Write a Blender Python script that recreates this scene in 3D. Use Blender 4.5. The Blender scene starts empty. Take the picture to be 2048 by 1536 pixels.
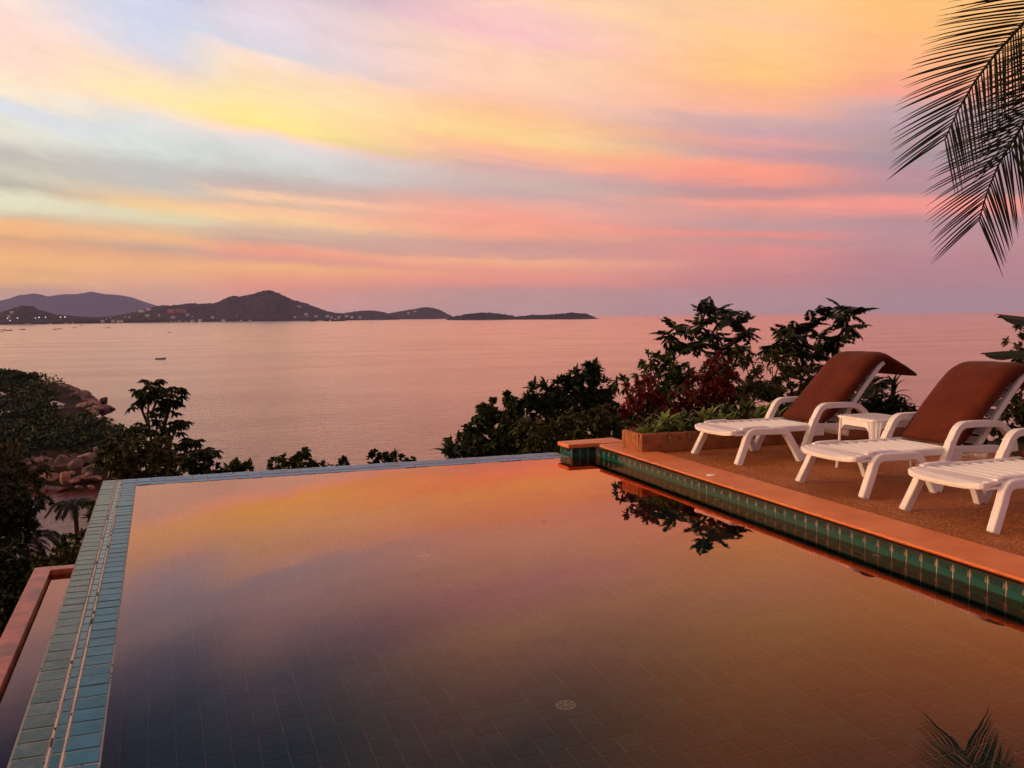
import bpy, bmesh, math, random
import numpy as np
from mathutils import Vector, Matrix, noise as mnoise

random.seed(7)
SC = bpy.context.scene
COL = SC.collection
R = math.radians

# ------------------------------------------------------------------ camera
FPX, CX, CY, HW = 1900.0, 1024.0, 768.0, 1.6
CAM = np.array([0.0, 0.0, HW])
ROT = np.array([[0.93713395, -0.03298985, 0.34740701],
                [-0.34887166, -0.06495213, 0.934917],
                [-0.00827795, -0.99734292, -0.07237807]])   # camera (right, down, forward) -> world
cam_data = bpy.data.cameras.new('camera')
cam_data.sensor_width = 36.0
cam_data.lens = FPX / 2048 * 36.0
cam_data.clip_start = 0.05
cam_data.clip_end = 120000.0
cam = bpy.data.objects.new('camera', cam_data)
COL.objects.link(cam)
m = Matrix.Identity(4)
for i in range(3):
    m[i][0] = ROT[i][0]
    m[i][1] = -ROT[i][1]
    m[i][2] = -ROT[i][2]
m[2][3] = HW
cam.matrix_world = m
SC.camera = cam

# ------------------------------------------------------------------ view + render
SC.view_settings.view_transform = 'Standard'
SC.view_settings.look = 'None'
SC.view_settings.gamma = 1.0
SC.view_settings.exposure = 0.0
SC.view_settings.use_curve_mapping = False
SC.cycles.use_denoising = True
SC.cycles.max_bounces = 10
SC.cycles.transparent_max_bounces = 12
SC.cycles.volume_bounces = 1
SC.cycles.blur_glossy = 0.2

# ------------------------------------------------------------------ sky
SUN_EL, SUN_AZ = 9.0, -72.0      # degrees; azimuth from +Y towards +X


def lin(c):
    return tuple(((v / 255) / 12.92 if v <= 10 else (((v / 255) + 0.055) / 1.055) ** 2.4) for v in c)


class NT:
    """small helper around a node tree"""

    def __init__(self, tree):
        self.t = tree
        self.n = tree.nodes
        self.l = tree.links

    def node(self, typ, **kw):
        n = self.n.new(typ)
        for k, v in kw.items():
            setattr(n, k, v)
        return n

    def put(self, sock, v):
        if v is None:
            return
        if hasattr(v, 'links') or isinstance(v, bpy.types.NodeSocket):
            self.l.new(v, sock)
        else:
            sock.default_value = v

    def math(self, op, a, b=None, c=None, clamp=False):
        n = self.node('ShaderNodeMath', operation=op, use_clamp=clamp)
        self.put(n.inputs[0], a)
        self.put(n.inputs[1], b)
        if c is not None:
            self.put(n.inputs[2], c)
        return n.outputs[0]

    def mix(self, f, a, b, blend='MIX'):
        n = self.node('ShaderNodeMix', data_type='RGBA', blend_type=blend)
        self.put(n.inputs[0], f)
        self.put(n.inputs[6], a)
        self.put(n.inputs[7], b)
        return n.outputs[2]

    def noise(self, vec, scale=5.0, detail=4.0, rough=0.5, dist=0.0, out=0):
        n = self.node('ShaderNodeTexNoise')
        if vec is not None:
            self.l.new(vec, n.inputs['Vector'])
        n.inputs['Scale'].default_value = scale
        n.inputs['Detail'].default_value = detail
        n.inputs['Roughness'].default_value = rough
        n.inputs['Distortion'].default_value = dist
        return n.outputs[out]

    def ramp(self, f, stops, interp='LINEAR'):
        n = self.node('ShaderNodeValToRGB')
        n.color_ramp.interpolation = interp
        e = n.color_ramp.elements
        while len(e) < len(stops):
            e.new(0.5)
        for el, (p, c) in zip(e, stops):
            el.position = p
            el.color = (c[0], c[1], c[2], 1.0) if len(c) == 3 else c
        self.put(n.inputs[0], f)
        return n.outputs[0]

    def smooth(self, v, a, b, lo=0.0, hi=1.0):
        n = self.node('ShaderNodeMapRange', interpolation_type='SMOOTHSTEP')
        self.put(n.inputs[0], v)
        n.inputs[1].default_value = a
        n.inputs[2].default_value = b
        n.inputs[3].default_value = lo
        n.inputs[4].default_value = hi
        return n.outputs[0]

    def linmap(self, v, a, b, lo=0.0, hi=1.0):
        n = self.node('ShaderNodeMapRange')
        self.put(n.inputs[0], v)
        n.inputs[1].default_value = a
        n.inputs[2].default_value = b
        n.inputs[3].default_value = lo
        n.inputs[4].default_value = hi
        return n.outputs[0]

    def comb(self, x, y, z):
        n = self.node('ShaderNodeCombineXYZ')
        for i, v in enumerate((x, y, z)):
            self.put(n.inputs[i], v)
        return n.outputs[0]

    def sep(self, v):
        n = self.node('ShaderNodeSeparateXYZ')
        self.l.new(v, n.inputs[0])
        return n.outputs


def make_sky():
    w = bpy.data.worlds.new('World')
    SC.world = w
    w.use_nodes = True
    w.node_tree.nodes.clear()
    t = NT(w.node_tree)
    tc = t.node('ShaderNodeTexCoord')
    d = t.sep(tc.outputs['Generated'])
    az = t.math('MULTIPLY', t.math('ARCTAN2', d[0], d[1]), 180 / math.pi)
    el = t.math('MULTIPLY', t.math('ARCSINE', d[2]), 180 / math.pi)
    el = t.math('MAXIMUM', el, 0.0)
    # cloud streets converge towards the right: v is the height within that fan
    shear = t.linmap(az, -60, 90, 1 + 0.012 * -50, 1 + 0.012 * 60)
    azc = t.math('MINIMUM', t.math('MAXIMUM', az, -40.0), 70.0)
    shear = t.math('ADD', 1 - 0.012 * 20, t.math('MULTIPLY', azc, 0.012))
    v0 = t.math('MULTIPLY', el, shear)
    warp = t.noise(t.comb(t.math('MULTIPLY', az, 0.045), t.math('MULTIPLY', v0, 0.30), 3.1), 1.0, 5.0, 0.55)
    fine = t.noise(t.comb(t.math('MULTIPLY', az, 0.16), t.math('MULTIPLY', v0, 0.95), 9.3), 1.0, 7.0, 0.66, 0.6)
    warp = t.math('SUBTRACT', warp, 0.5)
    fine = t.math('SUBTRACT', fine, 0.5)
    amp = t.linmap(v0, 0.6, 9.0, 0.12, 1.3)
    v = t.math('ADD', v0, t.math('MULTIPLY', warp, amp))
    v = t.math('ADD', v, t.math('MULTIPLY', fine, t.linmap(v0, 0.5, 6.0, 0.35, 1.25)))
    fac = t.math('DIVIDE', v, 45.0)

    def col(stops, k=1.0):
        return t.ramp(fac, [((p * k if p < 44 else p) / 45.0, lin(c)) for p, c in stops])

    c_left = col([(0, (205, 162, 146)), (.85, (210, 165, 146)), (1.2, (216, 166, 140)), (1.7, (252, 190, 116)), (2.0, (240, 180, 120)), (2.35, (251, 190, 120)),
                  (2.95, (240, 176, 126)), (3.3, (220, 166, 128)), (3.5, (252, 190, 126)), (3.95, (245, 186, 132)), (4.3, (216, 196, 166)), (4.6, (228, 222, 186)),
                  (5.05, (229, 226, 196)), (5.45, (186, 180, 167)), (5.95, (206, 206, 187)), (6.6, (190, 183, 177)), (7.1, (216, 213, 200)), (7.8, (230, 229, 213)),
                  (8.3, (222, 225, 232)), (8.7, (222, 223, 227)), (9.05, (250, 232, 206)), (9.55, (253, 230, 197)), (10.3, (252, 219, 202)), (11.6, (252, 216, 202)),
                  (12.8, (250, 225, 212)), (14.2, (222, 214, 226)), (17.2, (112, 138, 182)), (20, (78, 112, 166)), (28, (84, 106, 150)), (36, (146, 134, 152)), (45, (208, 148, 148))], 0.87)
    c_l2 = col([(0, (208, 162, 148)), (1.37, (236, 174, 140)), (2.2, (252, 186, 124)), (2.6, (232, 172, 130)), (3.0, (204, 168, 146)), (3.42, (251, 190, 130)), (3.8, (226, 190, 152)), (4.24, (222, 216, 182)),
                (4.65, (250, 206, 144)), (5.17, (226, 196, 166)), (5.6, (206, 200, 186)), (6.1, (190, 189, 184)), (6.9, (214, 220, 214)), (7.6, (218, 222, 218)), (8.1, (226, 222, 218)), (8.4, (248, 226, 200)),
                (8.96, (253, 232, 172)), (9.5, (252, 228, 180)), (10.0, (250, 224, 192)), (10.6, (232, 216, 214)), (11.2, (212, 212, 226)), (12.0, (204, 211, 230)), (12.7, (208, 212, 230)), (13.4, (196, 204, 226)),
                (14.6, (160, 176, 208)), (16.5, (112, 140, 184)), (20, (82, 114, 166)), (28, (86, 106, 148)), (37, (148, 134, 151)), (45, (208, 148, 148))])
    c_a = col([(0, (214, 160, 152)), (1.6, (248, 161, 130)), (2.1, (250, 170, 126)), (2.6, (252, 186, 120)), (2.9, (226, 156, 140)), (3.4, (250, 166, 130)),
               (3.85, (206, 166, 150)), (4.4, (220, 186, 156)), (4.8, (250, 206, 152)), (5.4, (250, 196, 156)), (5.7, (216, 186, 162)), (6.1, (252, 206, 166)), (6.5, (206, 181, 171)),
               (6.95, (191, 183, 177)), (7.45, (206, 206, 200)), (8.0, (211, 217, 214)), (8.5, (226, 219, 216)), (8.95, (252, 216, 196)), (9.2, (254, 230, 140)), (9.7, (254, 232, 148)),
               (10.5, (253, 229, 166)), (12.1, (252, 222, 187)), (12.6, (250, 222, 207)), (12.9, (216, 213, 222)), (14.0, (224, 211, 221)), (15.7, (226, 209, 219)),
               (18.2, (150, 158, 192)), (22, (92, 116, 162)), (29, (88, 104, 142)), (37, (150, 134, 150)), (45, (208, 148, 148))], 0.95)
    c_mid = col([(0, (200, 156, 148)), (.65, (204, 158, 148)), (1.55, (208, 154, 142)), (2.0, (245, 151, 131)), (2.8, (245, 161, 131)), (3.35, (252, 181, 136)), (3.65, (216, 156, 141)), (4.3, (211, 156, 146)),
                 (4.9, (248, 166, 136)), (5.65, (248, 161, 141)), (6.55, (240, 171, 151)), (7.3, (206, 171, 166)), (8.15, (206, 181, 173)), (9.0, (216, 171, 166)), (9.55, (250, 181, 151)),
                 (10.15, (252, 191, 141)), (10.65, (253, 211, 142)), (11.9, (252, 196, 147)), (12.9, (250, 196, 167)), (13.9, (252, 206, 177)), (15.5, (250, 206, 177)), (16.4, (246, 191, 191)),
                 (17.9, (248, 201, 191)), (18.9, (252, 212, 176)), (22, (214, 176, 166)), (26, (150, 132, 140)), (31, (112, 108, 130)), (38, (152, 134, 148)), (45, (208, 148, 148))], 0.98)
    c_b = col([(0, (186, 143, 141)), (.5, (190, 146, 144)), (1.45, (200, 145, 142)), (2.2, (206, 136, 136)), (3.15, (216, 141, 136)), (4.3, (226, 141, 136)), (5.0, (196, 146, 141)), (5.4, (241, 141, 131)),
               (5.7, (201, 151, 146)), (6.1, (196, 151, 151)), (7.1, (221, 151, 141)), (7.7, (248, 156, 136)), (8.1, (206, 146, 141)), (8.5, (191, 141, 146)), (9.4, (248, 151, 131)), (10.2, (250, 156, 131)),
               (10.9, (196, 152, 158)), (11.5, (226, 158, 152)), (12.2, (201, 161, 165)), (13.1, (216, 171, 165)), (13.6, (245, 176, 151)), (15.1, (250, 181, 136)), (16.2, (252, 196, 126)),
               (18.5, (252, 201, 141)), (19.4, (250, 196, 151)), (21.3, (252, 206, 141)), (26, (250, 182, 116)), (31, (232, 152, 104)), (39, (176, 134, 128)), (45, (208, 148, 148))], 0.98)
    c_right = col([(0, (172, 138, 140)), (.4, (176, 140, 142)), (1.4, (182, 138, 142)), (2.1, (186, 134, 138)), (3.5, (186, 131, 136)), (5.0, (191, 141, 146)), (6.4, (181, 141, 146)), (7.0, (226, 146, 141)),
                   (7.4, (248, 151, 141)), (8.0, (236, 151, 141)), (8.6, (181, 141, 146)), (9.7, (186, 141, 151)), (10.9, (166, 146, 156)), (11.7, (181, 151, 151)), (12.9, (186, 156, 166)),
                   (14.0, (191, 161, 165)), (14.7, (221, 166, 156)), (15.4, (245, 161, 141)), (16.7, (252, 176, 131)), (19.3, (252, 189, 121)), (21.5, (252, 191, 121)), (27, (246, 166, 106)), (32, (214, 138, 104)), (40, (176, 138, 134)), (45, (208, 148, 148))], 0.99)
    c_west = col([(0, (252, 186, 120)), (3, (255, 196, 120)), (8, (255, 214, 146)), (14, (244, 206, 172)), (24, (200, 172, 172)), (45, (208, 148, 148))])
    c_back = col([(0, (112, 112, 138)), (3, (150, 126, 144)), (7, (176, 140, 150)), (14, (156, 138, 156)), (24, (150, 138, 156)), (45, (208, 148, 148))])
    c = t.mix(t.smooth(az, -7.5, 0.4), c_left, c_l2)
    c = t.mix(t.smooth(az, 0.4, 5.7), c, c_a)
    c = t.mix(t.smooth(az, 5.7, 20.5), c, c_mid)
    c = t.mix(t.smooth(az, 20.5, 35.3), c, c_b)
    c = t.mix(t.smooth(az, 35.3, 42.5), c, c_right)
    c = t.mix(t.smooth(az, 55, 120), c, c_back)
    c = t.mix(t.smooth(az, -40, -9, 1, 0), c, c_west)
    c = t.mix(t.smooth(az, -150, -100, 1, 0), c, c_back)
    # wispy light and dark streaks inside the cloud sheet
    st = t.noise(t.comb(t.math('MULTIPLY', az, 0.22), t.math('MULTIPLY', v0, 1.0), 21.0), 1.0, 8.0, 0.68, 0.8)
    gain = t.linmap(st, 0.25, 0.75, 0.93, 1.07)
    sc = t.node('ShaderNodeVectorMath', operation='SCALE')
    t.l.new(c, sc.inputs[0])
    t.l.new(gain, sc.inputs[3])
    sky = t.node('ShaderNodeTexSky', sky_type='NISHITA', sun_disc=False)
    sky.sun_elevation = R(SUN_EL)
    sky.sun_rotation = R(SUN_AZ)
    sky.air_density = 1.5
    sky.dust_density = 3.0
    bg1 = t.node('ShaderNodeBackground')
    t.l.new(sky.outputs[0], bg1.inputs[0])
    bg1.inputs[1].default_value = 0.05
    bg2 = t.node('ShaderNodeBackground')
    t.l.new(sc.outputs[0], bg2.inputs[0])
    bg2.inputs[1].default_value = 1.14
    mx = t.node('ShaderNodeMixShader')
    mx.inputs[0].default_value = 0.94        # the cloud sheet lets a little clear sky through
    t.l.new(bg1.outputs[0], mx.inputs[1])
    t.l.new(bg2.outputs[0], mx.inputs[2])
    out = t.node('ShaderNodeOutputWorld')
    t.l.new(mx.outputs[0], out.inputs[0])
    w.cycles.sampling_method = 'MANUAL'
    w.cycles.sample_map_resolution = 1024


make_sky()

sun_data = bpy.data.lights.new('sun', 'SUN')
sun_data.energy = 2.2
sun_data.angle = R(16)
sun_data.color = (1.0, 0.60, 0.40)
sun = bpy.data.objects.new('sun', sun_data)
COL.objects.link(sun)
sdir = Vector((math.sin(R(SUN_AZ)) * math.cos(R(SUN_EL)), math.cos(R(SUN_AZ)) * math.cos(R(SUN_EL)), math.sin(R(SUN_EL))))
sun.rotation_euler = sdir.to_track_quat('Z', 'Y').to_euler()
sun.location = (-20, 10, 30)


# ------------------------------------------------------------------ helpers
def ray(px, py):
    return ROT @ np.array([px - CX, py - CY, FPX])


def at(px, py, d):
    """point seen at photo pixel (px, py), d metres along the viewing axis"""
    return CAM + ray(px, py) * (d / FPX)


def onz(px, py, z):
    r = ray(px, py)
    return CAM + r * ((z - HW) / r[2])


def sea_at(px, py):
    return onz(px, py, SEA)


SEA = -40.0


def link(o, parent=None):
    COL.objects.link(o)
    if parent is not None:
        o.parent = parent
    return o


def tag(o, label=None, cat=None, group=None, kind=None):
    if label:
        o['label'] = label
    if cat:
        o['category'] = cat
    if group:
        o['group'] = group
    if kind:
        o['kind'] = kind
    return o


def thing(name, label, cat, loc=(0, 0, 0), rz=0.0, group=None):
    o = bpy.data.objects.new(name, None)
    o.empty_display_size = 0.1
    o.location = loc
    o.rotation_euler = (0, 0, rz)
    link(o)
    return tag(o, label, cat, group)


def mesh_data(name, v, f, mat=None, smooth=False):
    me = bpy.data.meshes.new(name)
    if isinstance(v, np.ndarray):
        v = v.tolist()
    if isinstance(f, np.ndarray):
        f = f.tolist()
    me.from_pydata(v, [], f)
    if mat is not None:
        for mm in (mat if isinstance(mat, (list, tuple)) else [mat]):
            me.materials.append(mm)
    if smooth:
        me.shade_smooth()
    me.update()
    return me


def obj(name, me, parent=None, loc=None, rot=None, scale=None):
    o = bpy.data.objects.new(name, me)
    if loc is not None:
        o.location = loc
    if rot is not None:
        o.rotation_euler = rot
    if scale is not None:
        o.scale = scale if hasattr(scale, '__len__') else (scale, scale, scale)
    return link(o, parent)


class MB:
    """collects vertices and faces for one mesh"""

    def __init__(self):
        self.v = []
        self.f = []

    def add(self, v, f):
        b = len(self.v)
        self.v.extend([tuple(p) for p in v])
        self.f.extend([tuple(i + b for i in q) for q in f])
        return self

    def box(self, x0, x1, y0, y1, z0, z1):
        v = [(x, y, z) for z in (z0, z1) for y in (y0, y1) for x in (x0, x1)]
        f = [(0, 2, 3, 1), (4, 5, 7, 6), (0, 1, 5, 4), (2, 6, 7, 3), (0, 4, 6, 2), (1, 3, 7, 5)]
        return self.add(v, f)

    def tube(self, pts, radii, n=6, cap=True):
        pts = [Vector(p) for p in pts]
        if not hasattr(radii, '__len__'):
            radii = [radii] * len(pts)
        vs, fs = [], []
        up = Vector((0.123, 0.456, 0.88)).normalized()
        for i, p in enumerate(pts):
            a = pts[max(0, i - 1)]
            b = pts[min(len(pts) - 1, i + 1)]
            d = (b - a).normalized()
            s = d.cross(up)
            if s.length < 1e-3:
                s = d.cross(Vector((1, 0, 0)))
            s.normalize()
            u = s.cross(d)
            for k in range(n):
                an = 2 * math.pi * k / n
                vs.append(p + (s * math.cos(an) + u * math.sin(an)) * radii[i])
        for i in range(len(pts) - 1):
            for k in range(n):
                k2 = (k + 1) % n
                fs.append((i * n + k, i * n + k2, (i + 1) * n + k2, (i + 1) * n + k))
        if cap:
            fs.append(tuple(range(n))[::-1])
            fs.append(tuple((len(pts) - 1) * n + k for k in range(n)))
        return self.add(vs, fs)

    def data(self, name, mat=None, smooth=False, bevel=0.0, segs=2, shear=None):
        me = mesh_data(name, self.v, self.f, mat)
        if bevel > 0:
            bm = bmesh.new()
            bm.from_mesh(me)
            bmesh.ops.remove_doubles(bm, verts=bm.verts, dist=1e-5)
            bmesh.ops.recalc_face_normals(bm, faces=bm.faces)
            ed = [e for e in bm.edges if len(e.link_faces) == 2 and e.calc_face_angle(0) > 0.6]
            bmesh.ops.bevel(bm, geom=ed, offset=bevel, segments=segs, affect='EDGES', profile=0.5, clamp_overlap=True)
            bm.to_mesh(me)
            bm.free()
        if smooth:
            me.shade_smooth()
        return me

    def build(self, name, mat=None, parent=None, **kw):
        return obj(name, self.data(name, mat, **kw), parent)


def chaikin(p, it=2):
    p = [np.array(q, float) for q in p]
    for _ in range(it):
        q = [p[0]]
        for a, b in zip(p[:-1], p[1:]):
            q += [a * .75 + b * .25, a * .25 + b * .75]
        q.append(p[-1])
        p = q
    return p


def strip_solid(mb, pts, t, y0, y1, ysh=None):
    """a band of thickness t that follows pts (x, z), from y0 to y1"""
    pts = [np.array(p, float) for p in pts]
    n = len(pts)
    tt = t if hasattr(t, '__len__') else [t] * n
    v = []
    for i in range(n):
        a = pts[max(0, i - 1)]
        b = pts[min(n - 1, i + 1)]
        d = (b - a) / (np.linalg.norm(b - a) + 1e-9)
        nrm = np.array([-d[1], d[0]])
        o1 = pts[i] + nrm * tt[i] / 2
        o2 = pts[i] - nrm * tt[i] / 2
        s = ysh(pts[i]) if ysh else 0.0
        v += [(o1[0], y0 + s, o1[1]), (o1[0], y1 + s, o1[1]), (o2[0], y1 + s, o2[1]), (o2[0], y0 + s, o2[1])]
    f = []
    for i in range(n - 1):
        b = i * 4
        for k in range(4):
            k2 = (k + 1) % 4
            f.append((b + k, b + 4 + k, b + 4 + k2, b + k2))
    f.append((0, 1, 2, 3))
    e = (n - 1) * 4
    f.append((e + 3, e + 2, e + 1, e))
    mb.add(v, f)
    return mb


# ------------------------------------------------------------------ materials
def new_mat(name):
    mt = bpy.data.materials.new(name)
    mt.use_nodes = True
    mt.node_tree.nodes.clear()
    t = NT(mt.node_tree)
    out = t.node('ShaderNodeOutputMaterial')
    return mt, t, out


def pbsdf(t, out, base, rough=0.5, spec=0.5, bump=None, bstr=0.3, bdist=0.01, ior=1.5, metal=0.0, normal=None):
    b = t.node('ShaderNodeBsdfPrincipled')
    t.put(b.inputs['Base Color'], base if not isinstance(base, tuple) else (*base[:3], 1.0))
    t.put(b.inputs['Roughness'], rough)
    t.put(b.inputs['Specular IOR Level'], spec)
    b.inputs['IOR'].default_value = ior
    b.inputs['Metallic'].default_value = metal
    if bump is not None:
        bn = t.node('ShaderNodeBump')
        bn.inputs['Strength'].default_value = bstr
        bn.inputs['Distance'].default_value = bdist
        t.l.new(bump, bn.inputs['Height'])
        t.l.new(bn.outputs[0], b.inputs['Normal'])
    t.l.new(b.outputs[0], out.inputs[0])
    return b


def objco(t):
    return t.node('ShaderNodeTexCoord').outputs['Object']


def posco(t):
    return t.node('ShaderNodeNewGeometry').outputs['Position']


def c4(c):
    return (c[0], c[1], c[2], 1.0)


def noisy(name, c1, c2, scale, rough=0.6, spec=0.3, bstr=0.2, bdist=0.01, detail=5, world=True, rand=0.0, bscale=None):
    """two colours mixed by noise, with matching relief"""
    mt, t, out = new_mat(name)
    co = posco(t) if world else objco(t)
    n = t.noise(co, scale, detail, 0.6)
    c = t.ramp(n, [(0.32, c1), (0.68, c2)])
    if rand > 0:
        oi = t.node('ShaderNodeObjectInfo')
        g = t.linmap(oi.outputs['Random'], 0, 1, 1 - rand, 1 + rand)
        sc = t.node('ShaderNodeVectorMath', operation='SCALE')
        t.l.new(c, sc.inputs[0])
        t.l.new(g, sc.inputs[3])
        c = sc.outputs[0]
    bn = n if bscale is None else t.noise(co, bscale, 4, 0.6)
    pbsdf(t, out, c, rough, spec, bn, bstr, bdist)
    return mt


def leaf_mat(name, c1, c2, rough=0.55, spec=0.16, scale=2.5, trans=0.0):
    """leaf colour varies from leaf to leaf (per island) and softly in space"""
    mt, t, out = new_mat(name)
    g = t.node('ShaderNodeNewGeometry')
    f = t.math('ADD', t.math('MULTIPLY', g.outputs['Random Per Island'], 0.65), t.math('MULTIPLY', t.noise(g.outputs['Position'], scale, 2), 0.4))
    c = t.ramp(f, [(0.15, c1), (0.85, c2)])
    b = pbsdf(t, out, c, rough, spec)
    if trans > 0:
        tr = t.node('ShaderNodeBsdfTranslucent')
        t.l.new(c, tr.inputs[0])
        mx = t.node('ShaderNodeMixShader')
        mx.inputs[0].default_value = trans
        t.l.new(b.outputs[0], mx.inputs[1])
        t.l.new(tr.outputs[0], mx.inputs[2])
        t.l.new(mx.outputs[0], out.inputs[0])
    return mt


M = {}
M['leaf_dark'] = leaf_mat('leaf_dark', (0.0077, 0.0155, 0.0054), (0.0248, 0.0387, 0.0108))
M['leaf_green'] = leaf_mat('leaf_green', (0.0171, 0.0319, 0.0098), (0.0613, 0.0808, 0.0196))
M['leaf_olive'] = leaf_mat('leaf_olive', (0.0281, 0.0320, 0.0102), (0.0892, 0.0816, 0.0229))
M['leaf_red'] = leaf_mat('leaf_red', (0.0400, 0.0080, 0.0064), (0.1600, 0.0192, 0.0128))
M['leaf_bright'] = leaf_mat('leaf_bright', (0.085, 0.140, 0.030), (0.270, 0.320, 0.085), trans=0.15)
M['leaf_palm'] = leaf_mat('leaf_palm', (0.0050, 0.0080, 0.0030), (0.0140, 0.0180, 0.0060), rough=0.6, spec=0.12)
M['leaf_far'] = leaf_mat('leaf_far', (0.0070, 0.0160, 0.0050), (0.0330, 0.0560, 0.0150), scale=0.06)
M['bark'] = noisy('bark', (.025, .018, .012), (.09, .065, .045), 14, 0.85, 0.15, 0.6, 0.02)
M['soil'] = noisy('soil', (.015, .012, .006), (.05, .042, .02), 0.6, 0.95, 0.1, 0.5, 0.2)


def mat_sea():
    mt, t, out = new_mat('sea_water')
    co = posco(t)
    s = t.sep(co)
    big = t.noise(t.comb(t.math('MULTIPLY', s[0], 0.004), t.math('MULTIPLY', s[1], 0.011), 0.0), 1.0, 4, 0.55)
    med = t.noise(t.comb(t.math('MULTIPLY', s[0], 0.10), t.math('MULTIPLY', s[1], 0.16), 0.0), 1.0, 5, 0.6)
    fin = t.noise(t.comb(t.math('MULTIPLY', s[0], 0.7), t.math('MULTIPLY', s[1], 1.0), 0.0), 1.0, 4, 0.6)
    h = t.math('ADD', t.math('MULTIPLY', med, 1.1), t.math('MULTIPLY', fin, 0.28))
    c = t.ramp(big, [(.30, (.10, .038, .030)), (.70, (.14, .052, .042))])
    bn = t.node('ShaderNodeBump')
    bn.inputs['Strength'].default_value = 0.6
    bn.inputs['Distance'].default_value = 1.0
    t.l.new(h, bn.inputs['Height'])
    fr = t.node('ShaderNodeFresnel')
    fr.inputs[0].default_value = 1.34
    t.l.new(bn.outputs[0], fr.inputs[1])
    f = t.math('MULTIPLY', fr.outputs[0], t.math('ADD', 0.70, t.math('MULTIPLY', fr.outputs[0], 1.65)), clamp=True)
    f = t.math('MULTIPLY', f, t.linmap(big, .3, .7, .88, 1.06), clamp=True)
    df = t.node('ShaderNodeBsdfDiffuse')
    t.l.new(c, df.inputs[0])
    gl = t.node('ShaderNodeBsdfGlossy')
    gl.inputs['Roughness'].default_value = 0.14
    gl.inputs['Color'].default_value = (1.0, .80, .73, 1)  # warm evening glow painted into the reflection colour
    t.l.new(bn.outputs[0], gl.inputs['Normal'])
    mx = t.node('ShaderNodeMixShader')
    t.l.new(f, mx.inputs[0])
    t.l.new(df.outputs[0], mx.inputs[1])
    t.l.new(gl.outputs[0], mx.inputs[2])
    t.l.new(mx.outputs[0], out.inputs[0])
    return mt


M['sea'] = mat_sea()


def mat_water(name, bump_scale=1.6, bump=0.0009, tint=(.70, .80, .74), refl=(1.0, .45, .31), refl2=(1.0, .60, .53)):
    """still water: Fresnel mirror with a warm evening tint painted in, the rest refracted to the tiles below"""
    mt, t, out = new_mat(name)
    co = posco(t)
    h = t.noise(co, bump_scale, 3, 0.5)
    bn = t.node('ShaderNodeBump')
    bn.inputs['Strength'].default_value = 1.0
    bn.inputs['Distance'].default_value = bump
    t.l.new(h, bn.inputs['Height'])
    fr = t.node('ShaderNodeFresnel')
    fr.inputs[0].default_value = 1.333
    t.l.new(bn.outputs[0], fr.inputs[1])
    g_ = lambda v: (v, v, v)
    f = t.ramp(fr.outputs[0], [(0, g_(0.02)), (.10, g_(.10)), (.16, g_(.21)), (.22, g_(.34)), (.30, g_(.54)), (.385, g_(.72)), (.5, g_(.88)), (1.0, g_(1.0))])
    gl = t.node('ShaderNodeBsdfGlossy')
    gl.inputs['Roughness'].default_value = 0.012
    t.l.new(t.mix(t.smooth(fr.outputs[0], .20, .36), c4(refl2), c4(refl)), gl.inputs['Color'])  # orange evening glow put into the mirror colour, strongest at grazing angles
    t.l.new(bn.outputs[0], gl.inputs['Normal'])
    rf = t.node('ShaderNodeBsdfRefraction')
    rf.inputs['Color'].default_value = c4(tint)
    rf.inputs['Roughness'].default_value = 0.0
    rf.inputs['IOR'].default_value = 1.333
    t.l.new(bn.outputs[0], rf.inputs['Normal'])
    mx = t.node('ShaderNodeMixShader')
    t.l.new(f, mx.inputs[0])
    t.l.new(rf.outputs[0], mx.inputs[1])
    t.l.new(gl.outputs[0], mx.inputs[2])
    t.l.new(mx.outputs[0], out.inputs[0])
    return mt


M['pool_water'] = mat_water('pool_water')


TP_W = 0.122


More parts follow.
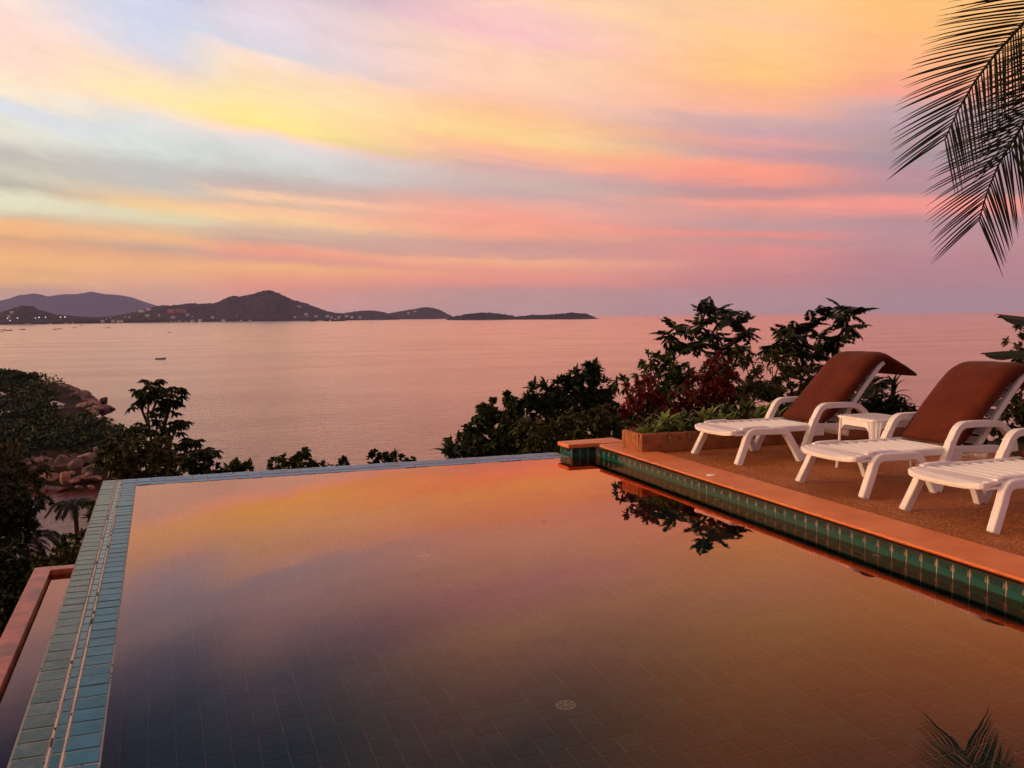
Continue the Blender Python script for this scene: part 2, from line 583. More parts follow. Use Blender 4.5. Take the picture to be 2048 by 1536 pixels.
def mat_tile(name, c1, c2, rough=0.12, spec=0.6, rand=0.18, wear=None, bstr=0.15):
    """glazed tile: blotchy glaze, tone changes from tile to tile"""
    mt, t, out = new_mat(name)
    co = posco(t)
    n = t.noise(co, 16, 5, 0.62)
    c = t.ramp(n, [(.30, c1), (.70, c2)])
    oi = t.node('ShaderNodeObjectInfo')
    sc = t.node('ShaderNodeVectorMath', operation='SCALE')
    t.l.new(c, sc.inputs[0])
    t.l.new(t.linmap(oi.outputs['Random'], 0, 1, 1 - rand, 1 + rand), sc.inputs[3])
    c = sc.outputs[0]
    if wear == 'waterline':
        z = t.sep(co)[2]
        edge = t.math('ADD', z, t.math('MULTIPLY', t.math('SUBTRACT', t.noise(co, 9, 3), 0.5), 0.012))
        k = t.math('MULTIPLY', t.smooth(edge, 0.040, 0.050, 1, 0), t.smooth(edge, -0.02, 0.0))
        c = t.mix(t.math('MULTIPLY', k, 0.8), c, (.006, .088, .074, 1))
        sp = t.math('MULTIPLY', t.smooth(t.noise(co, 40, 5, 0.7), 0.60, 0.72), t.math('MULTIPLY', t.smooth(z, 0.030, 0.045), t.smooth(z, 0.055, 0.085, 1, 0)))
        c = t.mix(t.math('MULTIPLY', sp, 0.7), c, (.32, .26, .17, 1))
        oc = t.sep(objco(t))
        e = t.math('MINIMUM', oc[1], t.math('SUBTRACT', TP_W, oc[1]))
        e = t.math('ADD', e, t.math('MULTIPLY', t.math('SUBTRACT', t.noise(co, 60, 3), 0.5), 0.012))
        fl = t.math('MULTIPLY', t.smooth(e, .004, .016, 1, 0), t.math('MULTIPLY', t.smooth(z, 0.036, 0.046), t.smooth(z, 0.05, 0.085, 1, 0)))
        c = t.mix(t.math('MULTIPLY', fl, 0.8), c, (.30, .23, .15, 1))
    if wear == 'lime':
        sp = t.smooth(t.noise(co, 11, 6, 0.7), 0.48, 0.75)
        c = t.mix(t.math('MULTIPLY', sp, 0.55), c, (.22, .23, .18, 1))
    pbsdf(t, out, c, rough, spec, t.noise(co, 7, 3), bstr, 0.01)
    return mt


M['tile_wall'] = mat_tile('tile_wall', (.002, .034, .034), (.005, .062, .058), 0.10, wear='waterline')
M['tile_blue'] = mat_tile('tile_blue', (.014, .095, .145), (.030, .15, .21), 0.28, 0.16)
M['tile_far'] = mat_tile('tile_far', (.040, .13, .30), (.070, .18, .38), 0.32, 0.2)
M['tile_gutter'] = mat_tile('tile_gutter', (.012, .075, .085), (.04, .15, .16), 0.2, 0.3)
M['tile_grey'] = mat_tile('tile_grey', (.030, .075, .060), (.065, .120, .095), 0.26, 0.2, wear='lime')
M['tile_floor'] = mat_tile('tile_floor', (.016, .074, .072), (.030, .100, .090), 0.35, 0.3, 0.22)


def mat_grout(name, c, dark, lo=0.60, hi=0.66, stretch=(1, 1, 1), scale=26):
    mt, t, out = new_mat(name)
    co = posco(t)
    mp = t.node('ShaderNodeMapping')
    mp.inputs['Scale'].default_value = stretch
    t.l.new(co, mp.inputs[0])
    n = t.noise(mp.outputs[0], scale, 3, 0.5)
    col = t.mix(t.smooth(n, lo, hi), c4(c), c4(dark))
    pbsdf(t, out, col, 0.7, 0.3, t.noise(co, 60, 4), 0.4, 0.01)
    return mt


M['grout'] = mat_grout('grout', (.26, .27, .25), (.07, .07, .07))
M['grout_white'] = mat_grout('grout_white', (.27, .24, .195), (.10, .07, .05), 0.5, 0.8)
M['grout_bead'] = mat_grout('grout_bead', (.50, .46, .41), (.02, .012, .010), 0.60, 0.63, (1, .35, 1), 22)
M['grout_floor'] = mat_grout('grout_floor', (.14, .15, .125), (.08, .085, .07), 0.5, 0.8)


def mat_aggregate():
    """washed pebble finish"""
    mt, t, out = new_mat('washed_pebble')
    co = posco(t)
    vo = t.node('ShaderNodeTexVoronoi')
    vo.inputs['Scale'].default_value = 95
    t.l.new(co, vo.inputs['Vector'])
    cs = t.sep(vo.outputs['Color'])
    peb = t.ramp(cs[0], [(0.0, (.17, .048, .009)), (.5, (.36, .112, .021)), (.85, (.50, .17, .040)), (1.0, (.62, .31, .11))])
    patch = t.noise(co, 0.9, 5, 0.65)
    c = t.mix(t.smooth(patch, 0.42, 0.68), peb, (.27, .076, .014, 1))
    stain = t.smooth(t.noise(co, 2.6, 6, 0.7), 0.58, 0.72)
    c = t.mix(t.math('MULTIPLY', stain, 0.45), c, (.085, .035, .016, 1))
    h = t.math('SUBTRACT', 0.7, vo.outputs['Distance'])
    pbsdf(t, out, c, 0.62, 0.25, h, 0.8, 0.006)
    return mt


M['deck'] = mat_aggregate()


def mat_terracotta(name, c1, c2, c3, scale=3.0, rough=0.45):
    mt, t, out = new_mat(name)
    co = posco(t)
    n = t.noise(co, scale, 6, 0.62)
    c = t.ramp(n, [(.28, c1), (.55, c2), (.78, c3)])
    sp = t.smooth(t.noise(co, 85, 3, 0.6), 0.62, 0.72)
    c = t.mix(t.math('MULTIPLY', sp, 0.35), c, c4(c1))
    pbsdf(t, out, c, rough, 0.3, t.noise(co, 120, 4, 0.6), 0.25, 0.004)
    return mt


M['coping'] = mat_terracotta('coping', (.56, .150, .040), (.68, .205, .058), (.74, .265, .090))
M['planter'] = mat_terracotta('planter', (.17, .060, .020), (.30, .105, .034), (.40, .16, .055), 7.0, 0.75)
M['rim_red'] = mat_terracotta('rim_red', (.07, .020, .010), (.40, .100, .040), (.52, .16, .075), 5.0, 0.35)


def mat_plastic():
    mt, t, out = new_mat('white_plastic')
    co = objco(t)
    n = t.noise(co, 5, 6, 0.65)
    c = t.ramp(n, [(.30, (.70, .66, .62)), (.60, (.80, .77, .75))])
    sp = t.smooth(t.noise(co, 22, 5, 0.7), 0.64, 0.74)
    c = t.mix(t.math('MULTIPLY', sp, 0.25), c, (.45, .40, .34, 1))
    pbsdf(t, out, c, 0.38, 0.4, t.noise(co, 90, 3), 0.05, 0.002)
    return mt


M['plastic'] = mat_plastic()


def mat_cushion():
    mt, t, out = new_mat('cushion_fabric')
    co = objco(t)
    n = t.noise(co, 6, 5, 0.6)
    c = t.ramp(n, [(.3, (.075, .0130, .0035)), (.7, (.115, .0200, .0055))])
    wv = t.noise(co, 320, 2, 0.5)
    h = t.math('ADD', t.math('MULTIPLY', wv, 0.3), t.noise(co, 9, 3))
    b = pbsdf(t, out, c, 0.85, 0.15, h, 0.35, 0.008)
    b.inputs['Sheen Weight'].default_value = 0.04
    return mt


M['cushion'] = mat_cushion()


def flat(name, c, rough=0.5, spec=0.4, emit=None, estr=0.0):
    mt, t, out = new_mat(name)
    b = pbsdf(t, out, c, rough, spec)
    if emit:
        b.inputs['Emission Color'].default_value = c4(emit)
        b.inputs['Emission Strength'].default_value = estr
    return mt


M['white_fit'] = flat('white_fitting', (.78, .75, .72), 0.3)
M['basin_dark'] = noisy('basin_dark_brown', (.014, .012, .010), (.035, .024, .018), 3, 0.7, 0.2)  # dark brown for the basin floor and the strip under the coping
M['drain_grey'] = flat('drain_grey', (.40, .37, .31), 0.5)
M['dark_hole'] = flat('dark_slot', (.03, .03, .03), 0.6)
M['rock'] = noisy('granite', (.014, .009, .008), (.34, .225, .19), 0.30, 0.85, 0.2, 0.9, 1.2, 9, True, 0.25)
M['rock_wet'] = noisy('wet_granite', (.012, .006, .005), (.30, .12, .07), 0.34, 0.5, 0.4, 0.9, 1.0, 9, True, 0.2)
M['headland'] = noisy('headland_soil', (.006, .006, .004), (.045, .022, .013), 0.12, 0.95, 0.1, 0.9, 1.0, 8)
M['hill_far'] = noisy('forested_hill', (.003, .005, .004), (.050, .040, .030), 0.016, 0.95, 0.05, 1.0, 12.0, 9)
M['island'] = noisy('forested_island', (.006, .007, .004), (.026, .024, .012), 0.02, 0.95, 0.05, 1.0, 9.0, 9)
M['mountain'] = noisy('far_mountain', (.020, .028, .050), (.036, .048, .078), 0.0015, 0.95, 0.05, 0.6, 40.0, 6)  # blue of the distant haze painted into the base colour
M['sand'] = noisy('beach_sand', (.35, .22, .16), (.5, .34, .26), 0.01, 0.9, 0.2)
M['wall_white'] = noisy('white_render', (.40, .38, .37), (.60, .58, .56), 0.8, 0.8, 0.2)
M['roof_grey'] = noisy('grey_roof', (.42, .40, .40), (.58, .56, .56), 0.9, 0.7, 0.2)
M['roof_red'] = noisy('red_roof', (.34, .10, .07), (.46, .16, .12), 0.05, 0.8, 0.2)
M['glass_dark'] = flat('dark_window_glass', (.03, .035, .045), 0.1, 0.6)
M['boat_dark'] = noisy('boat_hull_paint', (.018, .018, .022), (.05, .045, .045), 0.5, 0.5, 0.4)
M['boat_white'] = noisy('boat_white_paint', (.55, .53, .52), (.72, .70, .68), 0.5, 0.4, 0.4)
M['lamp_white'] = flat('lamp_white', (1, 1, 1), 0.4, 0.2, (1.0, .93, .86), 1.3)
M['lamp_warm'] = flat('lamp_warm', (1, .8, .5), 0.4, 0.2, (1.0, .62, .26), 1.1)

# ================================================================== SETTING
def grid_mesh(name, xs, ys, hf, mat, smooth=True):
    nx, ny = len(xs), len(ys)
    v = [(x, y, hf(x, y)) for y in ys for x in xs]
    f = [(j * nx + i, j * nx + i + 1, (j + 1) * nx + i + 1, (j + 1) * nx + i) for j in range(ny - 1) for i in range(nx - 1)]
    o = obj(name, mesh_data(name, v, f, mat, smooth))
    return tag(o, kind='structure')


# sea: one disc out to the horizon
def build_sea():
    v, f = [(0, 0, SEA)], []
    n = 96
    rr = [200, 1000, 5000, 15000, 30000]
    for r in rr:
        for k in range(n):
            a = 2 * math.pi * k / n
            v.append((r * math.cos(a), r * math.sin(a), SEA))
    for k in range(n):
        f.append((0, 1 + k, 1 + (k + 1) % n))
    for i in range(len(rr) - 1):
        for k in range(n):
            a, b = 1 + i * n + k, 1 + i * n + (k + 1) % n
            f.append((a, a + n, b + n, b))
    tag(obj('sea', mesh_data('sea', v, f, M['sea'])), kind='structure')


build_sea()


def fbm(x, y, s, o=4, seed=0.0):
    return mnoise.fractal(Vector((x / s, y / s, seed)), 1.0, 2.0, o)


# hillside below the villa
def hill(x, y):
    dx = max(-1.3 - x, 0, x - 30)
    dy = max(y - 10.2, 0, -30 - y)
    if x > 8.05 and y < 9.6 and x < 30:
        return -.02 - .10 * max(x - 14, 0) + fbm(x, y, 3, 3, 1.0) * .08
    if x > 5.1 and y > 9.4:
        gd = max(y - 9.4, 0)
        h = -0.55 - 0.22 * gd if gd < 8 else -2.3 - 0.46 * (gd - 8)
        h -= 0.05 * max(x - 20, 0)
    else:
        d = math.hypot(dx, dy)
        h = -1.95 - 0.52 * d if d > 0 else -1.95
    if h < -2.4:
        h += fbm(x, y, 9, 4, 2.0) * min(1.2, (-2.4 - h) * 0.3)
    return max(h, -46)


def build_hill():
    xs = list(np.arange(-130, -20, 4.0)) + list(np.arange(-20, 30, 1.0)) + list(np.arange(30, 150, 5.0))
    ys = list(np.arange(-90, -10, 6.0)) + list(np.arange(-10, 34, 1.0)) + list(np.arange(34, 150, 4.0))
    grid_mesh('hillside', xs, ys, hill, M['soil'])


build_hill()


# rocky headland on the left: a low ridge that ends in boulders
def interp(x, pts):
    xs = [p[0] for p in pts]
    ys = [p[1] for p in pts]
    return float(np.interp(x, xs, ys))


HEAD_D = [(750, 430), (775, 405), (800, 372), (825, 338), (850, 305), (880, 272), (910, 250), (940, 238), (975, 229)]   # row -> distance
HEAD_R = [(750, 45), (775, 150), (800, 175), (815, 196), (830, 160), (845, 176), (860, 222), (880, 262), (910, 270), (940, 240), (975, 195)]   # row -> end of the land


def build_headland():
    rows = list(np.arange(748, 988, 5.0))
    cols = list(np.arange(-420, 320, 10.0))
    v, f = [], []
    # back slope first: from the sea up to the ridge
    lines = []
    for px in cols:
        ridge = interp(px, [(-420, 735), (0, 748), (60, 757), (90, 770), (115, 764), (140, 772), (175, 800), (205, 815), (260, 860), (320, 900)])
        line = []
        for y in rows:
            yy = max(y, ridge)
            p = at(px, yy, interp(yy, HEAD_D))
            end = interp(yy, HEAD_R)
            k = min(1.0, max(0.0, (px - end) / 14.0 + 0.5))
            p = np.array(p)
            p[2] = p[2] - k * (p[2] - SEA + 3.0)
            if yy > 965:
                p[2] = min(p[2], SEA + 1.5 - (yy - 965) * 0.25)
            p[2] += fbm(p[0], p[1], 12, 4, 5.0) * 1.0 * (1 - k)
            line.append(p)
        b = np.array(at(px, ridge, interp(ridge, HEAD_D) + 6))
        b[2] = SEA - 6
        b2 = b + (at(px, ridge, interp(ridge, HEAD_D) + 60) - at(px, ridge, interp(ridge, HEAD_D)))
        b2[2] = SEA - 6
        lines.append([b2] + line)
    nr = len(lines[0])
    for ln in lines:
        v += ln
    for i in range(len(lines) - 1):
        for j in range(nr - 1):
            f.append((i * nr + j, (i + 1) * nr + j, (i + 1) * nr + j + 1, i * nr + j + 1))
    me = mesh_data('headland', np.array(v), f, M['headland'], True)
    tag(obj('headland', me), kind='structure')
    return lines


HEAD_LINES = build_headland()


# far coast: ridges given as (photo column, ridge row), the shore as a distance
def hor(px):
    return 638.6 - 0.0083 * px


def ridge_land(name, prof, dist, mat, depth, rough, jag, seed, step=3.0):
    """a ridge of hills: front slope from the shore, a crest, a back slope"""
    x0, x1 = prof[0][0], prof[-1][0]
    cols = np.arange(x0, x1 + 0.1, step)
    nrow = 9
    v, f = [], []
    for px in cols:
        d0 = dist(px)
        yr = interp(px, prof)
        dr = d0 + depth
        top = at(px, yr, dr)
        top_h = max(top[2] - SEA, 0.5)
        for j in range(nrow):
            t = j / (nrow - 1)
            d = d0 + depth * t
            p = np.array(at(px, hor(px), d))
            prof_t = (0.10 * min(1, t * 8) + 0.90 * t ** 1.35)
            h = top_h * prof_t
            h += fbm(p[0], p[1], rough * 9, 4, seed) * top_h * 0.22 * math.sin(math.pi * t)
            h += (mnoise.noise(Vector((p[0] / rough, p[1] / rough, seed + t * 3))) * jag) * (0.25 + 0.75 * t)
            if j == 0:
                h = -2
            p[2] = SEA + h
            v.append(p)
        p = np.array(at(px, hor(px), dr + depth * 0.8))
        p[2] = SEA - 4
        v.append(p)
    nr = nrow + 1
    for i in range(len(cols) - 1):
        for j in range(nr - 1):
            f.append((i * nr + j, (i + 1) * nr + j, (i + 1) * nr + j + 1, i * nr + j + 1))
    return tag(obj(name, mesh_data(name, np.array(v), f, mat, False)), kind='structure')


MOUNT = [(-200, 632), (-100, 618), (-40, 608), (0, 602), (20, 597), (40, 590), (55, 588.5), (70, 586), (85, 589), (98, 593), (115, 590), (130, 588.5), (142, 588.5),
         (155, 588), (170, 585.5), (185, 583), (198, 586), (212, 588), (228, 588.5), (244, 590.5), (265, 594), (280, 600), (296, 606), (315, 611), (360, 618), (420, 632)]
COAST_D = lambda px: float(np.interp(px, [-300, 0, 200, 400, 600, 780], [6300, 6900, 7700, 8600, 9300, 10200]))
LEFT_HILL = [(-250, 622), (-160, 616), (-80, 630), (-20, 631), (0, 626), (20, 618), (35, 614), (45, 611.5), (58, 612), (68, 613), (78, 619), (95, 624), (115, 629), (140, 631),
             (160, 633), (200, 635), (300, 637)]
CENTRE_HILL = [(180, 637), (215, 633), (245, 629), (275, 622), (300, 615), (325, 610.5), (345, 611), (362, 609), (380, 606.5), (400, 607.5), (416, 606), (432, 606.5), (445, 600),
               (458, 594), (470, 591.5), (480, 593), (492, 591), (505, 589), (515, 585.5), (526, 582), (536, 580), (546, 581.5), (560, 587), (572, 593), (585, 599), (600, 603),
               (612, 606), (626, 612), (640, 617), (652, 622), (668, 625), (688, 626.5), (705, 623.5), (722, 621.5), (738, 620.5), (752, 622), (768, 624), (785, 629), (800, 634)]
HEAD_HILL = [(745, 632), (775, 627), (800, 622.5), (815, 620), (830, 618), (842, 615), (852, 614), (868, 616), (880, 620), (892, 626), (905, 633)]
ISLE_A = [(893, 637.5), (898, 635.5), (908, 632), (930, 628.5), (950, 626), (968, 625), (985, 625.2), (1005, 628), (1020, 630.5), (1030, 633), (1042, 637)]
ISLE_B = [(1022, 637), (1034, 633), (1045, 631.5), (1062, 630), (1080, 629.5), (1100, 629), (1122, 627), (1140, 625), (1155, 626), (1166, 626.5), (1178, 629), (1186, 632), (1192, 636), (1199, 638)]
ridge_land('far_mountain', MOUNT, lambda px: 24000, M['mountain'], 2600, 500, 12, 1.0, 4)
ridge_land('coastal_hill', LEFT_HILL, COAST_D, M['hill_far'], 900, 34, 9, 2.0, 1.5)
ridge_land('coastal_hill', CENTRE_HILL, COAST_D, M['hill_far'], 1500, 36, 9, 3.0, 1.5)
ridge_land('coastal_hill', HEAD_HILL, lambda px: 12500, M['hill_far'], 700, 40, 6, 4.0, 1.5)
ridge_land('island', ISLE_A, lambda px: 8700, M['island'], 260, 22, 9, 5.0, 1.0)
ridge_land('island', ISLE_B, lambda px: 8600, M['island'], 260, 22, 9, 6.0, 1.0)
ridge_land('islet', [(617, 642.5), (620, 641), (625, 640.5), (630, 641), (633, 642.5)], lambda px: 8400, M['island'], 60, 15, 3, 7.0, 1.0)
ridge_land('islet', [(646, 642.5), (650, 640), (660, 638.5), (672, 639), (684, 640), (692, 642)], lambda px: 8400, M['island'], 80, 15, 4, 8.0, 1.0)


def build_shore():
    # low wooded plain and a strip of sand along the far bay
    v, f = [], []
    cols = np.arange(-250, 800, 4.0)
    for px in cols:
        d = COAST_D(px) - 60
        for dd, z in ((0, -1.0), (25, 1.6), (80, 2.2), (160, 1.0)):
            p = np.array(at(px, hor(px), d + dd))
            p[2] = SEA + z
            v.append(p)
    for i in range(len(cols) - 1):
        for j in range(3):
            f.append((i * 4 + j, (i + 1) * 4 + j, (i + 1) * 4 + j + 1, i * 4 + j + 1))
    tag(obj('beach', mesh_data('beach', np.array(v), f, M['sand'])), kind='structure')
    # the belt of trees behind the beach: far-off wood read as one mass
    rng = np.random.default_rng(5)
    v, f = [], []
    for k in range(1500):
        px = rng.uniform(-240, 790)
        d = COAST_D(px) + rng.uniform(20, 420)
        p = np.array(at(px, hor(px), d))
        h = rng.uniform(7, 17) * (1.0 if px < 640 else 0.75)
        w = rng.uniform(5, 11)
        b = len(v)
        base = SEA + 1 + max(0, (d - COAST_D(px)) * 0.035)
        ang = rng.uniform(0, math.pi)
        for s in range(2):
            a = ang + s * math.pi / 2
            dx, dy = math.cos(a) * w, math.sin(a) * w
            b = len(v)
            v += [(p[0] - dx * .6, p[1] - dy * .6, base), (p[0] + dx * .6, p[1] + dy * .6, base), (p[0] + dx, p[1] + dy, base + h * .55),
                  (p[0] + dx * .3, p[1] + dy * .3, base + h), (p[0] - dx * .5, p[1] - dy * .5, base + h * .9), (p[0] - dx, p[1] - dy, base + h * .5)]
            f.append(tuple(range(b, b + 6)))
    o = obj('coastal_trees', mesh_data('coastal_trees', v, f, M['hill_far']))
    tag(o, 'dark belt of trees behind the beach of the far bay', 'trees', kind='stuff')


build_shore()

# the evening air
hz, ht, hout = new_mat('haze')
pv = ht.node('ShaderNodeVolumePrincipled')
pv.inputs['Color'].default_value = (.52, .58, 1.0, 1)
pv.inputs['Density'].default_value = 1.9e-5
pv.inputs['Anisotropy'].default_value = 0.0
ht.l.new(pv.outputs[0], hout.inputs['Volume'])
hb = MB().box(-31000, 31000, -31000, 31000, SEA - 9, 800)
tag(hb.build('haze', hz), 'pale evening haze over the bay', 'haze', kind='stuff')

# ------------------------------------------------------------------ pool
PX0, PX1, PY0, PY1 = -0.245, 4.62, 1.2, 9.70
TP = 0.1318            # tile pitch
WRZ = -math.atan(0.0346)
DEPTH = -1.2


def wall_x(y):
    return 4.224 + 0.0346 * y


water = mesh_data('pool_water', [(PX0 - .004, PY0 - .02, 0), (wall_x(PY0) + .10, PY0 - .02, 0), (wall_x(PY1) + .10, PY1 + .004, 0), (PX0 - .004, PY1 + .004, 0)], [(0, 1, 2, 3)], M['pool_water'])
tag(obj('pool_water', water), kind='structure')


def tile_mesh(name, w, l, h, mat, cham=0.006, crown=0.0):
    """a tile lying flat: w by l, top face proud of the joint, chamfered edges"""
    v = []
    for z, i in ((0, 0), (h - cham, 0), (h, cham)):
        v += [(i, i, z), (w - i, i, z), (w - i, l - i, z), (i, l - i, z)]
    f = [(3, 2, 1, 0)]
    for k in range(2):
        for a in range(4):
            b = (a + 1) % 4
            f.append((k * 4 + a, k * 4 + b, k * 4 + 4 + b, k * 4 + 4 + a))
    f.append((8, 9, 10, 11))
    return mesh_data(name, v, f, mat)


# floor: bed + tiles
fb = MB().box(PX0 - .3, wall_x(PY1) + .3, PY0 - .3, PY1 + .3, DEPTH - .25, DEPTH)
pool_floor = tag(fb.build('pool_floor', M['grout_floor']), kind='structure')
FT = 0.128
ft_me = tile_mesh('floor_tile', FT - .012, FT - .012, .007, M['tile_floor'], .002)


def floor_tiles():
    cells = []
    x = PX0 + .006
    i = 0
    while x + FT < wall_x(PY1) + .05:
        y = PY0
        while y + FT < PY1:
            # how large it shows: distance to the camera, and inside the picture
            cx_, cy_ = x + FT / 2, y + FT / 2
            v = ROT.T @ (np.array([cx_, cy_, DEPTH * .75]) - CAM)
            px, py = CX + FPX * v[0] / v[2], CY + FPX * v[1] / v[2]
            seen = -60 < px < 2100 and py < 1640
            cells.append((0 if seen else 1, math.hypot(cx_, cy_), x, y))
            y += FT
        x += FT
    cells.sort()
    rng = np.random.default_rng(3)
    for k, (s, d, x, y) in enumerate(cells[:296]):
        obj('tile', ft_me, pool_floor, (x + .006 + rng.normal(0, .0012), y + .006 + rng.normal(0, .0012), DEPTH + .001 + rng.uniform(-.0015, .0015)))
    mb = MB()
    base = [tuple(q.co) for q in ft_me.vertices]
    fc = [tuple(p.vertices) for p in ft_me.polygons]
    for (s, d, x, y) in cells[296:]:
        dz = rng.uniform(-.0015, .0015)
        mb.add([(a + x + .006, b + y + .006, c + DEPTH + .001 + dz) for a, b, c in base], fc)
    tag(mb.build('floor_tiling', M['tile_floor'], pool_floor), kind='stuff')


floor_tiles()

# the infinity edge on two sides: bed, three strips of tile, two grout beads
EX0, EX1 = -.558, PX0
edge = MB()
edge.box(EX0, EX1, PY0 - .3, 10.12, -1.45, .0004)
edge.box(EX1, 4.30, PY1 + .0, 10.12, -1.45, .0003)
infinity_edge = tag(edge.build('infinity_edge', M['grout']), kind='structure')
tm_in = tile_mesh('edge_tile', .124, TP - .006, .012, M['tile_blue'])
tm_gut = tile_mesh('gutter_tile', .040, TP - .006, .008, M['tile_gutter'])
tm_out = tile_mesh('outer_tile', .118, TP - .006, .012, M['tile_grey'])
tm_far = tile_mesh('far_tile', TP - .006, .126, .012, M['tile_far'])
tm_fgut = tile_mesh('far_gutter_tile', TP - .006, .040, .008, M['tile_far'])
tm_fout = tile_mesh('far_outer_tile', TP - .006, .110, .012, M['tile_far'])
rng = np.random.default_rng(8)


def jit(s=.0012):
    return rng.normal(0, s)


y = PY1 - TP * 64
k = 0
while y < 10.10:
    if y + TP < 9.84:
        obj('tile', tm_in, infinity_edge, (EX1 - .128 + jit(), y + .003 + jit(), -.008 + jit(.001)), (jit(.003), jit(.003), 0))
    if y + TP < 9.97:
        obj('tile', tm_gut, infinity_edge, (EX1 - .178 + jit(.0008), y + .003 + jit(), -.0045))
    if y + TP < 10.14:
        obj('tile', tm_out, infinity_edge, (EX0 + .004 + jit(), y + .003 + jit(), -.008 + jit(.001)), (jit(.003), jit(.003), 0))
    y += TP
for nm, x in (('grout_bead', EX1 - .1335), ('grout_bead', EX1 - .184)):
    b = MB()
    rows = np.arange(PY0, 9.9, .03)
    vs, fs = [], []
    for i, yy in enumerate(rows):
        w = .0055 + mnoise.noise(Vector((x * 9, yy * 7, 0))) * .0022
        zz = .0035 + mnoise.noise(Vector((x * 9, yy * 11, 4))) * .0012
        vs += [(x - w, yy, -.006), (x - w * .6, yy, zz), (x + w * .6, yy, zz), (x + w, yy, -.006)]
    for i in range(len(rows) - 1):
        for a in range(3):
            fs.append((i * 4 + a, i * 4 + a + 1, i * 4 + 5 + a, i * 4 + 4 + a))
    b.add(vs, fs)
    b.build(nm, M['grout_bead'], infinity_edge)
x = PX0 - .128
k = 0
while x + TP < 4.31:
    if x > PX0 - .14:
        obj('tile', tm_far, infinity_edge, (x + .003 + jit(), PY1 + .004 + jit(), -.008 + jit(.001)), (jit(.003), jit(.003), 0))
    obj('tile', tm_fgut, infinity_edge, (x + .003 + jit(), PY1 + .142, -.0045))
    obj('tile', tm_fout, infinity_edge, (x + .003 + jit(), PY1 + .192 + jit(), -.008 + jit(.001)), (jit(.003), jit(.003), 0))
    obj('tile', tm_fout, infinity_edge, (x + .003 + jit(), PY1 + .307 + jit(), -.009 + jit(.001)), (jit(.003), jit(.003), 0))
    x += TP

# right-hand wall: local y runs along the wall
wl = MB()
wl.box(.055, .30, 1.0, 9.72, DEPTH - .2, .113)
pool_wall = tag(wl.build('pool_wall', M['grout_white']), kind='structure')
pool_wall.location = (4.224, 0, 0)
pool_wall.rotation_euler = (0, 0, WRZ)


def wall_tile(name, w, h, t=.006, cham=.003):
    # face looks along -x; w along y, h along z
    v = []
    for x, i in ((t, 0), (cham, 0), (0, cham)):
        v += [(x, i, i), (x, w - i, i), (x, w - i, h - i), (x, i, h - i)]
    f = [(0, 1, 2, 3)]
    for k in range(2):
        for a in range(4):
            b = (a + 1) % 4
            f.append((k * 4 + a, k * 4 + 4 + a, k * 4 + 4 + b, k * 4 + b))
    f.append((11, 10, 9, 8))
    return mesh_data(name, v, f, M['tile_wall'])


wt = wall_tile('wall_tile', TP - .0090, .1255)
for row in range(3):
    y = 1.05
    z = -.0235 - row * TP
    while y + TP < 9.72:
        obj('tile', wt, pool_wall, (.0510 + jit(.0006), y + .0049 + jit(.0005), z + jit(.0005)), (0, jit(.002), jit(.002)))
        y += TP
lower = MB()
for row in range(3, 9):
    y = 1.05
    while y + TP < 9.72:
        lower.add([tuple(q.co + Vector((.0475, y + .0035, -.026 - row * TP))) for q in wt.vertices], [tuple(p.vertices) for p in wt.polygons])
        y += TP
tag(lower.build('lower_tiling', M['tile_wall'], pool_wall), kind='stuff')


def disc(name, r, h, mat, n=28, rim=0.0):
    mb = MB()
    vs, fs = [], []
    prof = [(r, 0), (r, h * .6), (r * .94, h), (r * .55, h * 1.05), (r * .5, h * .95), (0.001, h * 1.0)]
    for (rr, zz) in prof:
        for k in range(n):
            a = 2 * math.pi * k / n
            vs.append((rr * math.cos(a), rr * math.sin(a), zz))
    for i in range(len(prof) - 1):
        for k in range(n):
            k2 = (k + 1) % n
            fs.append((i * n + k, i * n + k2, (i + 1) * n + k2, (i + 1) * n + k))
    mb.add(vs, fs)
    return mb.data(name, mat, smooth=True)


fit = disc('inlet_fitting', .034, .018, M['white_fit'])
for yy in (7.05, 5.0, 3.0):
    obj('inlet_fitting', fit, pool_wall, (.046, yy, -.075), (0, -math.pi / 2, 0))

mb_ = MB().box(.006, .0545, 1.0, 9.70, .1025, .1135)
mb_.build('lip_shade_strip', M['basin_dark'], pool_wall)  # added dark strip, stands in for the shade under the coping lip

# the stub at the end of the wall
st = MB().box(4.315, 4.62, 9.705, 10.02, -1.3, .104)
wall_stub = tag(st.build('pool_wall', M['grout_white']), kind='structure')
yy = 9.712
for i in range(2):
    tl = obj('tile', wt, wall_stub, (4.3075, yy + .003 + i * .155, -.026), scale=(1, 1.17, 1))
ft2 = wall_tile('stub_tile', .095, .128)
for i in range(3):
    obj('tile', ft2, wall_stub, (4.416 + i * .101, 9.7008, -.026), (0, 0, math.pi / 2))

